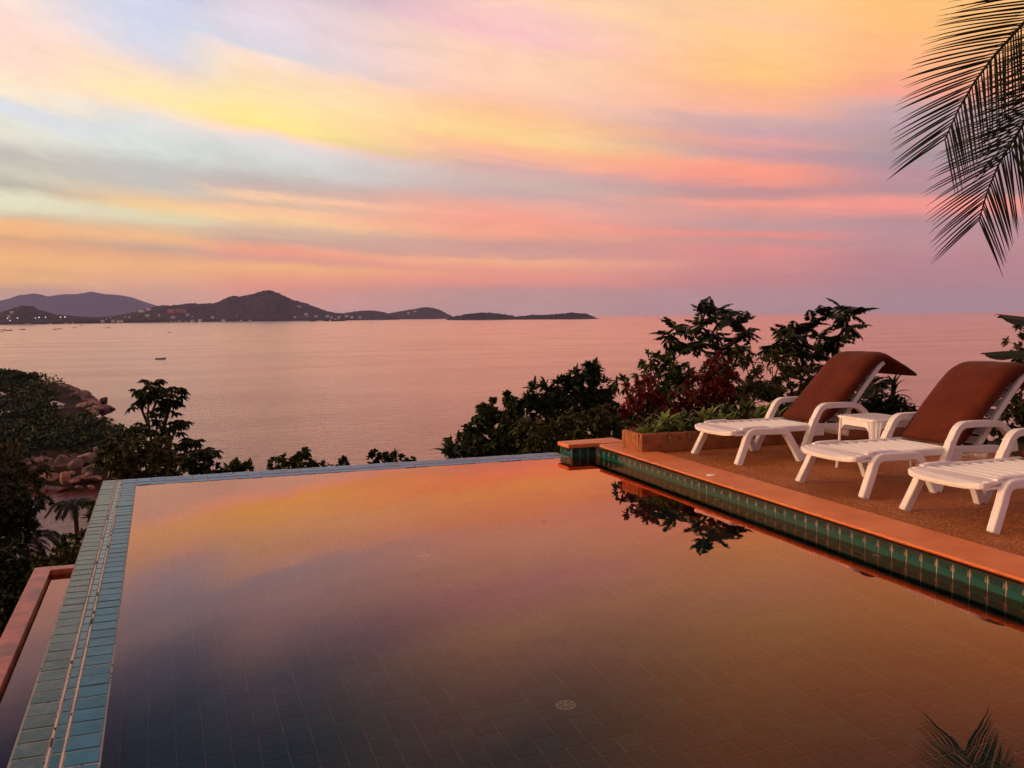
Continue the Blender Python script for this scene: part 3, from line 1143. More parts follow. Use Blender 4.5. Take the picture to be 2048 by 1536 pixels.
# coping: slab with a row of rounded nosing tiles along the lip
cp = MB()
cp.box(.052, .40, .9, 9.60, .113, .1475)
coping = tag(cp.build('coping', M['coping'], bevel=.006), kind='structure')
coping.location = (4.224, 0, 0)
coping.rotation_euler = (0, 0, WRZ)
cb = MB()
cb.add([(4.262, 9.672, .104), (4.565, 9.672, .104), (4.99, 9.62, .104), (4.99, 10.05, .104), (4.262, 9.985, .104),
        (4.262, 9.672, .1476), (4.565, 9.672, .1476), (4.99, 9.62, .1476), (4.99, 10.05, .1476), (4.262, 9.985, .1476)],
       [(4, 3, 2, 1, 0), (5, 6, 7, 8, 9), (0, 1, 6, 5), (1, 2, 7, 6), (2, 3, 8, 7), (3, 4, 9, 8), (4, 0, 5, 9)])
tag(cb.build('coping', M['coping'], bevel=.006), kind='structure')
nose = MB()
prof = [(.052, .104), (.034, .106), (.014, .1145), (.003, .123), (-.001, .130), (.003, .136), (.012, .1388), (.052, .1388)]
prof_v = []
for yy in (0, TP - .0025):
    prof_v += [(px_, yy, pz_) for px_, pz_ in prof]
npf = len(prof)
nose.add(prof_v, [(a, a + 1, npf + a + 1, npf + a) for a in range(npf - 1)] + [tuple(range(npf))[::-1], tuple(range(npf, 2 * npf))])
nose_me = nose.data('nosing_tile', M['coping'])
y = 1.05
while y + TP < 9.60:
    obj('nosing_tile', nose_me, coping, (jit(.0008), y, .009 + jit(.0005)))
    y += TP
lid = disc('skimmer_lid', .042, .007, M['white_fit'])
tag(obj('skimmer_lid', lid, None, (4.62, 7.31, .1475)), 'small round white cap set in the orange coping of the pool', 'lid')

# drains in the pool floor
for (x, y, lb) in ((1.97, 4.52, 'pale round drain cover on the pool floor, nearer one'), (1.94, 7.28, 'pale round drain cover on the pool floor, farther one')):
    d = thing('floor_drain', lb, 'drain', (x, y, DEPTH + .009), 0, 'drain covers in the pool floor')
    mb = MB()
    n = 28
    vs = [(.055 * math.cos(2 * math.pi * k / n), .055 * math.sin(2 * math.pi * k / n), z) for z in (0, .012) for k in range(n)]
    mb.add(vs, [tuple(range(n, 2 * n))] + [(k, (k + 1) % n, n + (k + 1) % n, n + k) for k in range(n)])
    mb.build('cover', M['drain_grey'], d)
    sl = MB()
    for k in range(8):
        a = k * math.pi / 4
        p = Vector((math.cos(a), math.sin(a), 0))
        q = Vector((-math.sin(a), math.cos(a), 0)) * .0035
        sl.add([p * .018 - q + Vector((0, 0, .0125)), p * .047 - q + Vector((0, 0, .0125)), p * .047 + q + Vector((0, 0, .0125)), p * .018 + q + Vector((0, 0, .0125)),
                p * .018 - q + Vector((0, 0, .009)), p * .047 - q + Vector((0, 0, .009)), p * .047 + q + Vector((0, 0, .009)), p * .018 + q + Vector((0, 0, .009))],
               [(0, 1, 2, 3), (0, 4, 5, 1), (1, 5, 6, 2), (2, 6, 7, 3), (3, 7, 4, 0)])
    sl.build('slots', M['dark_hole'], d)

# terrace on the right and round the near end of the pool
dk = MB()
dk.add([(wall_x(.9) + .39, .9, z) for z in (-1.9, .132)] + [(wall_x(9.3) + .39, 9.3, z) for z in (-1.9, .132)] + [(8.1, 9.3, z) for z in (-1.9, .132)] + [(8.1, .9, z) for z in (-1.9, .132)],
       [(1, 7, 5, 3), (0, 2, 4, 6), (0, 1, 3, 2), (2, 3, 5, 4), (4, 5, 7, 6), (6, 7, 1, 0)])
tag(dk.build('terrace', M['deck']), kind='structure')
dk2 = MB().box(-1.2, 8.1, -8, .9, -1.9, .1315)
tag(dk2.build('terrace', M['deck']), kind='structure')

# overflow basin below the left-hand edge
bs = MB()
bs.box(-1.045, -.918, .9, 8.83, -1.7, -.5)
bs.box(-.918, -.558, 8.70, 8.83, -1.7, -.5)
ov = bs.data('overflow_basin', M['rim_red'], bevel=.008)
tag(obj('overflow_basin', ov), kind='structure')
bl = MB().box(-.9179, -.5581, .9, 8.6999, -1.7, -.70)
bl.build('basin_floor', M['basin_dark'], bpy.data.objects['overflow_basin'])
bw = mesh_data('basin_water', [(-.919, .9, -.545), (-.557, .9, -.545), (-.557, 8.702, -.545), (-.919, 8.702, -.545)], [(0, 1, 2, 3)], M['pool_water'])
tag(obj('basin_water', bw), kind='structure')

# planter along the back of the terrace
pl = MB()
PLX0, PLX1, PLY0, PLY1 = 4.735, 9.2, 8.835, 9.30
pl.box(PLX0, PLX1, PLY0, PLY0 + .07, .130, .335)
pl.box(PLX0, PLX1, PLY1 - .07, PLY1, -.6, .335)
pl.box(PLX0, PLX0 + .07, PLY0 + .07, PLY1 - .07, .130, .335)
pl.box(PLX1 - .07, PLX1, PLY0 + .07, PLY1 - .07, .130, .335)
planter = thing('planter', 'long low terracotta planter trough along the back edge of the terrace', 'planter', (0, 0, 0))
pl.build('trough', M['planter'], planter, bevel=.012)
MB().box(PLX0 + .071, PLX1 - .071, PLY0 + .071, PLY1 - .071, .05, .29).build('soil', M['soil'], planter)

# ================================================================== FURNITURE
DZ = .1325


def build_lounger():
    root = thing('sun_lounger', 'x', 'sun lounger', (0, 0, 0), 0, 'white sun loungers on the terrace')
    y0, y1 = -.35, .35
    pm = M['plastic']
    # seat frame: two rails, a rounded foot end, a cross bar at the hinge
    mb = MB()
    rail = [(.02, .305), (.30, .315), (.75, .318), (1.10, .322), (1.45, .305), (1.62, .275)]
    for a, b in ((y0, y0 + .055), (y1 - .055, y1)):
        strip_solid(mb, rail, [.058, .058, .058, .06, .07, .05], a, b)
    fm = mb.data('seat_frame', pm, bevel=.010)
    obj('seat_frame', fm, root)
    # foot-end panel, rounded in plan
    mb = MB()
    out = []
    for k in range(15):
        a = -math.pi / 2 + math.pi * k / 14
        sx = -.085 * (abs(math.cos(a)) ** .6)
        out.append((sx + .02, .35 * math.sin(a) / 1.0))
    poly = [(.14, y0)] + [(p[0], p[1]) for p in out] + [(.14, y1)]
    n = len(poly)
    top = [(p[0], p[1], .333 - .5 * max(0, -.005 - p[0])) for p in poly]
    bot = [(p[0] + .004, p[1], .288 - .35 * max(0, -.005 - p[0])) for p in poly]
    mb.add(top + bot, [tuple(range(n))[::-1], tuple(range(n, 2 * n))] + [(k, (k + 1) % n, n + (k + 1) % n, n + k) for k in range(n)])
    obj('foot_panel', mb.data('foot_panel', pm, bevel=.010), root)
    for s in (0, 1):
        mb = MB()
        strip_solid(mb, [(.10, .338), (.16, .350), (.34, .352), (.42, .338)], .02, (y1 - .045) if s else y0, y1 if s else y0 + .045)
        obj('grip', mb.data('grip', pm, bevel=.006), root)
    # curved slats across the seat
    ns = 9
    pitch = (1.10 - .15) / ns
    v, f = [], []
    ny = 9
    for i in range(ny):
        t = i / (ny - 1)
        yy = y0 + .045 + (y1 - y0 - .09) * t
        bow = .05 * (1 - (2 * t - 1) ** 2)
        dip = -.006 * (1 - (2 * t - 1) ** 2)
        w = pitch - .024
        v += [(bow, yy, .314 + dip), (bow, yy, .320 + dip), (bow + .026, yy, .341 + dip), (bow + w - .034, yy, .338 + dip), (bow + w, yy, .318 + dip), (bow + w, yy, .314 + dip)]
    for i in range(ny - 1):
        for k in range(6):
            f.append((i * 6 + k, i * 6 + (k + 1) % 6, (i + 1) * 6 + (k + 1) % 6, (i + 1) * 6 + k))
    sm = mesh_data('slat', v, f, pm)
    for i in range(ns):
        obj('slat', sm, root, (.10 + i * pitch, 0, .0))
    # side frames: an arch of two legs, then the arm post and arm rest
    for s in (-1, 1):
        ya, yb = (y0 - .045, y0 + .020) if s < 0 else (y1 - .020, y1 + .045)
        sh = lambda p, s=s: s * .035 * max(0, (.33 - p[1]) / .33)
        arch = [(.02, 0), (.115, .20), (.165, .288), (.21, .312)]
        arch2 = [(.55, .306), (.60, .292), (.655, .20), (.755, .012)]
        pts = [np.array(q) for q in [(.015, 0), (.105, .185)]] + chaikin([(.105, .185), (.160, .312), (.30, .312)], 2)[1:] + chaikin([(.46, .308), (.575, .308), (.64, .20)], 2) + [np.array((.70, .095)), np.array((.745, .0))]
        th = [.068] * len(pts)
        mb = MB()
        strip_solid(mb, pts, th, ya, yb, sh)
        obj('leg_frame', mb.data('leg_frame', pm, bevel=.012, segs=2), root)
        post = [np.array((.755, .004)), np.array((.86, .235)), np.array((.93, .39))] + chaikin([(.93, .39), (1.01, .532), (1.15, .536)], 2)[1:] + chaikin([(1.30, .534), (1.44, .528), (1.56, .44), (1.60, .36)], 2) + [np.array((1.61, .285))]
        mb = MB()
        k = len(post)
        strip_solid(mb, post, [.060] * 3 + [.053] * (k - 4) + [.050], ya - .004 * s, yb - .004 * s, sh)
        obj('armrest', mb.data('armrest', pm, bevel=.012, segs=2), root)
    # backrest: rails and slats
    for a, b in ((y0 + .06, y0 + .105), (y1 - .105, y1 - .06)):
        mb = MB()
        strip_solid(mb, [(1.285, .300), (1.46, .515), (1.64, .73), (1.80, .905), (1.86, .95)], .05, a, b)
        obj('backrest_rail', mb.data('backrest_rail', pm, bevel=.008), root)
    bm_ = MB().box(-.035, .035, y0 + .105, y1 - .105, -.008, .008)
    bme = bm_.data('back_slat', pm, bevel=.004)
    for i in range(7):
        t = .12 + i * .125
        x = 1.285 + (1.80 - 1.285) * t
        z = .300 + (.905 - .300) * t
        obj('back_slat', bme, root, (x, 0, z), (0, -math.atan2(.605, .515), 0))
    mb = MB()
    strip_solid(mb, [(1.40, .20), (1.42, .26), (1.42, .30)], .03, y0 + .06, y1 - .06)
    obj('cross_bar', mb.data('cross_bar', pm, bevel=.006), root)
    mb = MB().box(.92, 1.06, y0 - .004, y0 + .02, .235, .30)
    obj('hinge_bracket', mb.data('hinge_bracket', pm, bevel=.004), root)
    return root


def copy_tree(o, parent=None):
    c = o.copy()
    COL.objects.link(c)
    if parent is not None:
        c.parent = parent
    for ch in list(o.children):
        copy_tree(ch, c)
    return c


CUSH = [(1.045, 0.365), (1.120, 0.421), (1.260, 0.553), (1.420, 0.713), (1.560, 0.855), (1.660, 0.950), (1.745, 1.000), (1.840, 1.005), (1.940, 0.970), (2.060, 0.911), (2.200, 0.836), (2.255, 0.803)]
CUSH2 = [(1.040, 0.365), (1.100, 0.418), (1.200, 0.537), (1.340, 0.692), (1.480, 0.833), (1.580, 0.920), (1.670, 0.970), (1.770, 0.975), (1.870, 0.940), (1.990, 0.882), (2.120, 0.811), (2.180, 0.776)]


def build_cushion(name, prof):
    pts = chaikin(prof, 2)
    mb = MB()
    n = len(pts)
    th = [.035 + .016 * min(1, i / 6, (n - 1 - i) / 6) for i in range(n)]
    # a soft pad: cross-section rounded towards the edges, thinner at the rim
    v, f = [], []
    ny = 13
    for i, p in enumerate(pts):
        a = pts[max(0, i - 1)]
        b = pts[min(n - 1, i + 1)]
        d = (b - a) / np.linalg.norm(b - a)
        nr = np.array([-d[1], d[0]])
        ring = []
        for j in range(ny):
            t = -1 + 2 * j / (ny - 1)
            h = th[i] * (1 - abs(t) ** 6 * .75)
            wob = mnoise.noise(Vector((i * .13, t * 2.1, 3.3))) * .007 + mnoise.noise(Vector((i * .42, t * 1.3, 8.3))) * .004
            yy = t * (.325 + mnoise.noise(Vector((i * .09, j * 0.01, 7))) * .006)
            ring.append((p[0] + nr[0] * (h + wob), yy, p[1] + nr[1] * (h + wob)))
        for j in range(ny - 1, -1, -1):
            t = -1 + 2 * j / (ny - 1)
            h = -(th[i] * .35 + .075 * max(0, math.sin(math.pi * min(1, i / (n * .68)))) ** .7) * (1 - abs(t) ** 6 * .35)
            yy = t * .325
            ring.append((p[0] + nr[0] * h, yy, p[1] + nr[1] * h))
        v += ring
    m2 = 2 * ny
    for i in range(n - 1):
        for k in range(m2):
            k2 = (k + 1) % m2
            f.append((i * m2 + k, (i + 1) * m2 + k, (i + 1) * m2 + k2, i * m2 + k2))
    f.append(tuple(range(m2)))
    f.append(tuple((n - 1) * m2 + k for k in range(m2))[::-1])
    return mesh_data(name, v, f, M['cushion'], True)


lounger = build_lounger()
SPOTS = [(5.19, 8.165, 'white plastic sun lounger at the back beside the planter', 'brown cushion on the rearmost lounger, its stiff end jutting past the backrest', CUSH),
         (5.15, 6.375, 'white plastic sun lounger standing in front of the small white side table', 'brown cushion folded over the backrest of the lounger in front of the side table', CUSH2),
         (5.115, 5.10, 'white plastic sun lounger standing closest to the camera, cut by the picture edge', 'brown cushion on the lounger closest to the camera, mostly out of the picture', CUSH)]
for i, (x, y, lb, cl, pr) in enumerate(SPOTS):
    o = lounger if i == 0 else copy_tree(lounger)
    o.location = (x, y, DZ)
    o['label'] = lb
    c = obj('lounger_cushion', build_cushion('lounger_cushion', pr), None, (x, y, DZ))
    tag(c, cl, 'cushion', 'brown cushions on the loungers')


def build_table():
    w, d, h = .46, .52, .50
    pm = M['plastic']
    root = thing('side_table', 'small square white plastic side table between two sun loungers', 'side table', (6.215, 7.06, DZ), 0)
    mb = MB()
    r, n = .05, 5
    out = []
    for cx, cy, a0 in ((w / 2 - r, d / 2 - r, 0), (-w / 2 + r, d / 2 - r, 90), (-w / 2 + r, -d / 2 + r, 180), (w / 2 - r, -d / 2 + r, 270)):
        for k in range(n):
            a = R(a0 + 90 * k / (n - 1))
            out.append((cx + r * math.cos(a), cy + r * math.sin(a)))
    k = len(out)
    mb.add([(x, y, h) for x, y in out] + [(x * 1.0, y * 1.0, h - .022) for x, y in out], [tuple(range(k)), tuple(range(k, 2 * k))[::-1]] + [(i, k + i, k + (i + 1) % k, (i + 1) % k) for i in range(k)])
    obj('tabletop', mb.data('tabletop', pm, bevel=.007), root)
    sl = MB().box(-.185, .185, -.012, .012, 0, .004)
    sme = sl.data('slat', pm, bevel=.002, segs=1)
    for i in range(7):
        obj('slat', sme, root, (0, -.195 + i * .065, h + .0005))
    # arched skirts
    def skirt(L):
        v, f = [], []
        N = 16
        for i in range(N + 1):
            t = -1 + 2 * i / N
            x = t * L / 2
            drop = .055 + .11 * max(0, (abs(t) - .62) / .38) ** 2.2
            for yy in (0, .012):
                v += [(x, yy, h - .022), (x, yy, h - .022 - drop)]
        for i in range(N):
            b = i * 4
            f += [(b, b + 4, b + 5, b + 1), (b + 2, b + 3, b + 7, b + 6), (b + 1, b + 5, b + 7, b + 3), (b, b + 2, b + 6, b + 4)]
        f += [(0, 1, 3, 2), (N * 4, N * 4 + 2, N * 4 + 3, N * 4 + 1)]
        return mesh_data('skirt', v, f, pm)
    s1, s2 = skirt(w - .10), skirt(d - .10)
    obj('skirt', s1, root, (0, -d / 2 + .006, 0))
    obj('skirt', s1, root, (0, d / 2 - .018, 0))
    obj('skirt', s2, root, (-w / 2 + .018, 0, 0), (0, 0, math.pi / 2))
    obj('skirt', s2, root, (w / 2 - .006, 0, 0), (0, 0, math.pi / 2))
    # fluted corner legs
    for sx in (-1, 1):
        for sy in (-1, 1):
            prof = [(-.055, .0), (-.055, .012), (-.030, .012), (-.024, .004), (-.018, .004), (-.012, .016), (.0, .016), (.006, .004), (.012, .004), (.018, .012), (.045, .012), (.045, .0)]
            prof = [(-.060, -.012), (-.060, 0), (-.034, 0), (-.028, .010), (-.010, .010), (-.004, .0), (.004, .0), (.010, .010), (.028, .010), (.034, 0), (.060, 0), (.060, -.012)]
            v, f = [], []
            m_ = len(prof)
            for zz, sc_, off in ((h - .02, 1.0, 0), (h * .5, .62, .014), (0, .36, .034)):
                for a, b in prof:
                    ct = Vector((sx * (w / 2 - .035 + off * .7), sy * (d / 2 - .035 + off * .7), zz))
                    tdir = Vector((-sy, sx, 0)).normalized() * (1 if True else 1)
                    tdir = Vector((sx, -sy, 0)).normalized()
                    ndir = Vector((sx, sy, 0)).normalized()
                    p = ct + tdir * a * sc_ + ndir * b
                    v.append(p[:])
            for L in range(2):
                for q in range(m_):
                    q2 = (q + 1) % m_
                    f.append((L * m_ + q, L * m_ + q2, (L + 1) * m_ + q2, (L + 1) * m_ + q))
            f.append(tuple(range(m_)))
            f.append(tuple(2 * m_ + q for q in range(m_))[::-1])
            mb = MB().add(v, f)
            lm = mb.data('leg', pm)
            bm = bmesh.new()
            bm.from_mesh(lm)
            bmesh.ops.recalc_face_normals(bm, faces=bm.faces)
            bm.to_mesh(lm)
            bm.free()
            obj('leg', lm, root)


build_table()


# ================================================================== PLANTS
def leaf_arrays(C, D, N, L, W, fold=.12, droop=.10, curl=None):
    """many leaves at once: bases C, directions D, face normals N (n x 3), lengths L, widths W -> vertices, faces"""
    n = len(C)
    D = D / (np.linalg.norm(D, axis=1, keepdims=True) + 1e-9)
    S = np.cross(D, N)
    S /= (np.linalg.norm(S, axis=1, keepdims=True) + 1e-9)
    N = np.cross(S, D)
    L = np.asarray(L).reshape(-1, 1) * np.ones((n, 1))
    W = np.asarray(W).reshape(-1, 1) * np.ones((n, 1))
    dn = np.array([0, 0, -1.0])
    P = np.empty((n, 6, 3))
    P[:, 0] = C
    P[:, 1] = C + D * L * .34 + S * W * .5 + N * W * fold
    P[:, 2] = C + D * L * .70 + S * W * .38 + N * W * fold + dn * L * droop * .5
    P[:, 3] = C + D * L + dn * L * droop
    P[:, 4] = C + D * L * .70 - S * W * .38 + N * W * fold + dn * L * droop * .5
    P[:, 5] = C + D * L * .34 - S * W * .5 + N * W * fold
    b = (np.arange(n) * 6)[:, None]
    F = np.concatenate([b + np.array([[0, 5, 4, 3]]), b + np.array([[0, 3, 2, 1]])], 0)
    return P.reshape(-1, 3), F


def rnd_dirs(rng, n):
    v = rng.normal(size=(n, 3))
    return v / np.linalg.norm(v, axis=1, keepdims=True)


def foliage(blobs, per, L, W, seed, droop=.15, clump=22, out_bias=.7, squash=.9):
    """blobs: (centre, radius, count factor). Leaves sit in clumps on and inside the blobs, so that gaps stay open"""
    rng = np.random.default_rng(seed)
    Vs, Fs, tips = [], [], []
    off = 0
    for c, r, k in blobs:
        c = np.array(c)
        n = int(per * k)
        m_ = max(5, n // clump)
        u = rnd_dirs(rng, m_)
        rad = r * (rng.uniform(0.25, 1.0, m_) ** .5)
        rad *= rng.choice([1.0, 1.0, 1.0, 1.18], m_)
        cc = c + u * rad[:, None] * np.array([1, 1, squash])
        tips.append((c, cc))
        idx = rng.integers(0, m_, n)
        q = rnd_dirs(rng, n)
        base = cc[idx] + q * (r * .13) * rng.uniform(.2, 1.6, n)[:, None]
        outd = u[idx]
        D = outd * out_bias + rnd_dirs(rng, n) * .8 + np.array([0, 0, -droop])
        N = np.array([0, 0, 1.0]) + rnd_dirs(rng, n) * .7
        ll = L * rng.uniform(.65, 1.25, n)
        V, F = leaf_arrays(base, D, N, ll, W / L * ll, droop=droop)
        Vs.append(V)
        Fs.append(F + off)
        off += len(V)
    return np.concatenate(Vs), np.concatenate(Fs), tips


def wood(root_pt, fork, tips, r0, seed, max_b=60, nbr=3):
    rng = np.random.default_rng(seed)
    tr, br = MB(), MB()
    root_pt, fork = np.array(root_pt), np.array(fork)
    pts = []
    for t in np.linspace(0, 1, 6):
        p = root_pt * (1 - t) + fork * t
        if 0 < t < 1:
            p = p + rng.normal(0, .03, 3) * np.linalg.norm(fork - root_pt) * np.array([1, 1, .2])
        pts.append(p)
    tr.tube(pts, list(np.linspace(r0 * 1.25, r0 * .7, 6)), 7)
    cnt = 0
    for c, cc in tips:
        mid = (fork + c) / 2 + rng.normal(0, .08, 3) * np.linalg.norm(c - fork)
        br.tube([fork, mid, c], [r0 * .55, r0 * .36, r0 * .2], 5)
        for q in cc[:nbr]:
            br.tube([c, (c + q) / 2 + rng.normal(0, .04, 3) * np.linalg.norm(q - c), q], [r0 * .2, r0 * .13, r0 * .05], 4, False)
    return tr, br


def plant(name, label, cat, pxblobs, d, leafm, per, L, W, seed, group=None, droop=.15, r0=.03, clump=22, root=None, dj=.35, fork_dz=None, wood_mat='bark', nbr=3, out_bias=.7):
    """pxblobs: (column, row, radius in photo pixels[, factor]) at d metres"""
    rng = np.random.default_rng(seed + 999)
    blobs = []
    for b in pxblobs:
        px, py, pr = b[:3]
        dd = d + rng.uniform(-dj, dj) * (pr / 1900 * d) * 2
        c = at(px, py, dd)
        blobs.append((c, pr / 1900 * dd, b[3] if len(b) > 3 else (pr / 40) ** 2))
    cen = np.mean([b[0] for b in blobs], axis=0)
    if root is None:
        rx, ry = cen[0], cen[1]
    else:
        q = at(root[0], root[1], d)
        rx, ry = q[0], q[1]
    gz = max(hill(rx, ry), SEA) - .1
    t = thing(name, label, cat, (rx, ry, gz), 0, group)
    o3 = np.array([rx, ry, gz])
    V, F, tips = foliage(blobs, per, L, W, seed, droop, clump, out_bias)
    low = min(b[0][2] - b[1] * .3 for b in blobs)
    fork = np.array([cen[0] * .6 + rx * .4, cen[1] * .6 + ry * .4, max(gz + .2, low if fork_dz is None else low + fork_dz)])
    tr, br = wood((0, 0, 0), fork - o3, [(c - o3, cc - o3) for c, cc in tips], r0, seed, nbr=nbr)
    tr.build('trunk', M[wood_mat], t, smooth=True)
    br.build('branches', M[wood_mat], t, smooth=True)
    obj('crown', mesh_data('crown', V - o3, F, M[leafm]), t)
    return t


# --- bank behind the far right corner of the pool
plant('shrub', 'round-leaved dark shrub leaning over the pool at the lower left end of the bank', 'shrub',
      [(925, 888, 30), (948, 852, 26), (942, 900, 26), (975, 835, 28), (1006, 822, 26), (985, 868, 36), (1028, 842, 30), (1030, 890, 36), (1018, 795, 8, .15)], 17.0, 'leaf_green', 560, .130, .075, 11, r0=.045)
plant('shrub', 'tall shrub with long narrow leaves and a pointed top in the middle of the bank', 'shrub',
      [(1075, 790, 26), (1062, 812, 24), (1096, 785, 22), (1122, 786, 32), (1150, 770, 26), (1176, 748, 20), (1182, 730, 10, .2), (1186, 780, 30), (1160, 808, 38), (1205, 775, 18), (1100, 830, 38), (1212, 808, 22)], 17.6, 'leaf_dark', 470, .20, .050, 12, r0=.05, out_bias=1.0)
plant('shrub', 'low olive green shrub hugging the foot of the bank beside the coping end', 'shrub',
      [(1060, 868, 36), (1112, 862, 42), (1165, 852, 42), (1208, 838, 36), (1235, 868, 32), (1195, 886, 30), (1130, 895, 30), (1075, 902, 26), (1235, 835, 24)], 16.2, 'leaf_olive', 640, .090, .050, 13, r0=.04)
plant('shrub', 'dense black bush filling the bank behind the coping end', 'shrub',
      [(950, 890, 26), (985, 890, 30), (1030, 880, 36), (1080, 870, 40), (1130, 860, 44), (1180, 850, 44), (1225, 850, 40), (1150, 900, 34), (1210, 895, 36), (1090, 905, 28), (1120, 815, 34), (1170, 810, 34)], 18.6, 'leaf_dark', 760, .125, .078, 10, r0=.05)
# --- behind the planter
plant('shrub', 'dense dark hedge closing the gap between the planter and the sea', 'shrub',
      [(1270, 830, 26), (1330, 820, 34), (1390, 820, 34), (1450, 812, 38), (1510, 805, 40), (1570, 800, 38), (1620, 800, 34), (1430, 770, 26), (1530, 760, 28), (1350, 785, 26)], 12.9, 'leaf_green', 560, .085, .045, 9, r0=.03)
plant('croton_shrub', 'red-leaved shrub behind the left end of the planter', 'shrub',
      [(1290, 812, 34), (1262, 792, 24), (1300, 775, 26), (1325, 815, 30), (1275, 828, 26)], 11.2, 'leaf_red', 430, .085, .034, 14, r0=.02, clump=14)
plant('croton_shrub', 'taller red-leaved shrub rising in the middle behind the planter', 'shrub',
      [(1405, 792, 38), (1424, 748, 26), (1440, 722, 18), (1388, 765, 24), (1432, 782, 32), (1378, 812, 30), (1455, 760, 18)], 11.4, 'leaf_red', 430, .085, .034, 15, r0=.02, clump=14)
plant('shrub', 'bushy small-leaved shrub between the two red shrubs', 'shrub',
      [(1320, 742, 32), (1300, 718, 18), (1345, 735, 30), (1350, 772, 34), (1335, 800, 30), (1288, 752, 22), (1370, 745, 24), (1242, 768, 14, .18), (1290, 775, 18)], 12.2, 'leaf_green', 400, .090, .036, 16, r0=.025, clump=14)
plant('shrub', 'open small-leaved shrub against the sea behind the rearmost lounger', 'shrub',
      [(1500, 752, 36), (1545, 735, 30), (1482, 716, 20), (1580, 768, 36), (1530, 795, 34), (1620, 790, 32), (1470, 790, 28), (1568, 715, 18), (1490, 700, 10, .15), (1630, 750, 22)], 12.4, 'leaf_olive', 360, .085, .030, 17, r0=.025, clump=13)
plant('shrub', 'dark shrub filling the gap under the backrests of the two rear loungers', 'shrub',
      [(1700, 850, 34), (1760, 845, 34), (1820, 850, 36), (1880, 860, 34), (1650, 850, 34), (1940, 850, 40)], 11.4, 'leaf_dark', 460, .10, .045, 18, r0=.03)
plant('shrub', 'tall leafy shrub at the right-hand picture edge', 'shrub',
      [(2035, 690, 22), (2065, 660, 30), (2045, 720, 26), (2085, 720, 50), (2030, 800, 36), (2010, 850, 40), (2070, 800, 50), (2080, 870, 50)], 12.0, 'leaf_olive', 420, .085, .036, 19, r0=.035, clump=15)
# --- over the far edge of the pool
plant('shrub', 'small rounded bush peeping over the blue far edge of the pool', 'shrub',
      [(552, 928, 16), (575, 918, 15), (600, 912, 14), (612, 903, 11), (596, 932, 18), (626, 925, 9), (640, 930, 6)], 13.0, 'leaf_green', 900, .075, .05, 20, r0=.02)
plant('seedling', 'thin twiggy seedling poking above the middle of the far pool edge', 'plant',
      [(658, 934, 5, .03), (690, 926, 10, .10), (680, 932, 7, .05), (700, 932, 6, .04)], 12.0, 'leaf_dark', 900, .06, .03, 21, r0=.006)
plant('shrub', 'low dark bush beside the tiny palm at the far pool edge', 'shrub',
      [(748, 920, 12), (765, 914, 9), (778, 920, 12), (805, 920, 12), (820, 924, 8), (750, 908, 5, .04)], 12.6, 'leaf_dark', 1000, .075, .045, 22, r0=.015)
plant('succulent', 'few fleshy paddle leaves standing at the far pool edge next to the big-leaved tree', 'plant',
      [(458, 937, 4, .015), (474, 938, 9, .07), (482, 935, 5, .03), (497, 938, 5, .03)], 11.8, 'leaf_green', 900, .085, .06, 23, r0=.008, droop=-.3)
# --- under the big-leaved tree on the left
plant('shrub', 'broad olive bush below the big-leaved tree at the corner of the pool', 'shrub',
      [(250, 905, 34), (222, 925, 28), (290, 905, 34), (335, 905, 34), (300, 935, 36), (345, 938, 34), (255, 942, 30), (385, 938, 26), (235, 890, 20), (225, 955, 22)], 15.0, 'leaf_olive', 480, .11, .055, 24, r0=.04)
plant('shrub', 'dark low shrub at the left part of the far pool edge', 'shrub',
      [(395, 925, 22), (420, 930, 20), (375, 940, 20), (440, 940, 12), (405, 945, 18)], 13.5, 'leaf_dark', 700, .10, .06, 25, r0=.02)


# --- slope on the left, below the overflow basin
SL = 'trees on the slope below the pool'
plant('broadleaf_tree', 'yellowish feathery tree on the slope in front of the shore boulders', 'tree',
      [(15, 915, 36), (42, 948, 30), (70, 950, 24), (20, 960, 40), (50, 978, 28), (-30, 930, 50), (5, 985, 36)], 62, 'leaf_olive', 620, .42, .16, 31, SL, r0=.16)
plant('broadleaf_tree', 'dark tree at the left picture edge beside the cove', 'tree',
      [(15, 1030, 44), (-20, 1060, 56), (40, 1045, 30), (20, 1080, 36), (-10, 1000, 44), (45, 1010, 24)], 44, 'leaf_dark', 620, .32, .13, 32, SL, r0=.14)
plant('broadleaf_tree', 'dark round tree between the cove and the pool corner', 'tree',
      [(182, 1012, 12), (182, 1045, 18), (172, 1075, 24), (150, 1095, 26), (185, 1090, 30), (130, 1110, 20)], 27, 'leaf_green', 620, .19, .09, 33, SL, r0=.09)
plant('broadleaf_tree', 'leafy tree just above the end of the red-rimmed basin', 'tree',
      [(150, 1118, 26), (115, 1130, 26), (90, 1120, 22), (175, 1115, 24), (135, 1140, 30), (95, 1150, 30)], 17, 'leaf_olive', 620, .12, .06, 34, SL, r0=.06)
plant('broadleaf_tree', 'dense dark tree at the left edge below the two palms', 'tree',
      [(20, 1130, 42), (-20, 1150, 50), (50, 1150, 36), (40, 1190, 46), (0, 1210, 50), (70, 1180, 30), (65, 1130, 22)], 21, 'leaf_dark', 620, .17, .085, 35, SL, r0=.08)
plant('broadleaf_tree', 'reddish dark bush beside the red rim of the basin', 'tree',
      [(15, 1245, 40), (-20, 1280, 50), (0, 1220, 30), (30, 1215, 26), (-40, 1330, 50)], 12, 'leaf_dark', 700, .10, .05, 36, SL, r0=.04)
plant('broadleaf_tree', 'dark tree spreading at the foot of the big boulders', 'tree',
      [(70, 1000, 20), (40, 995, 22), (95, 1005, 12), (10, 1000, 30)], 95, 'leaf_dark', 620, .55, .25, 37, SL, r0=.2)
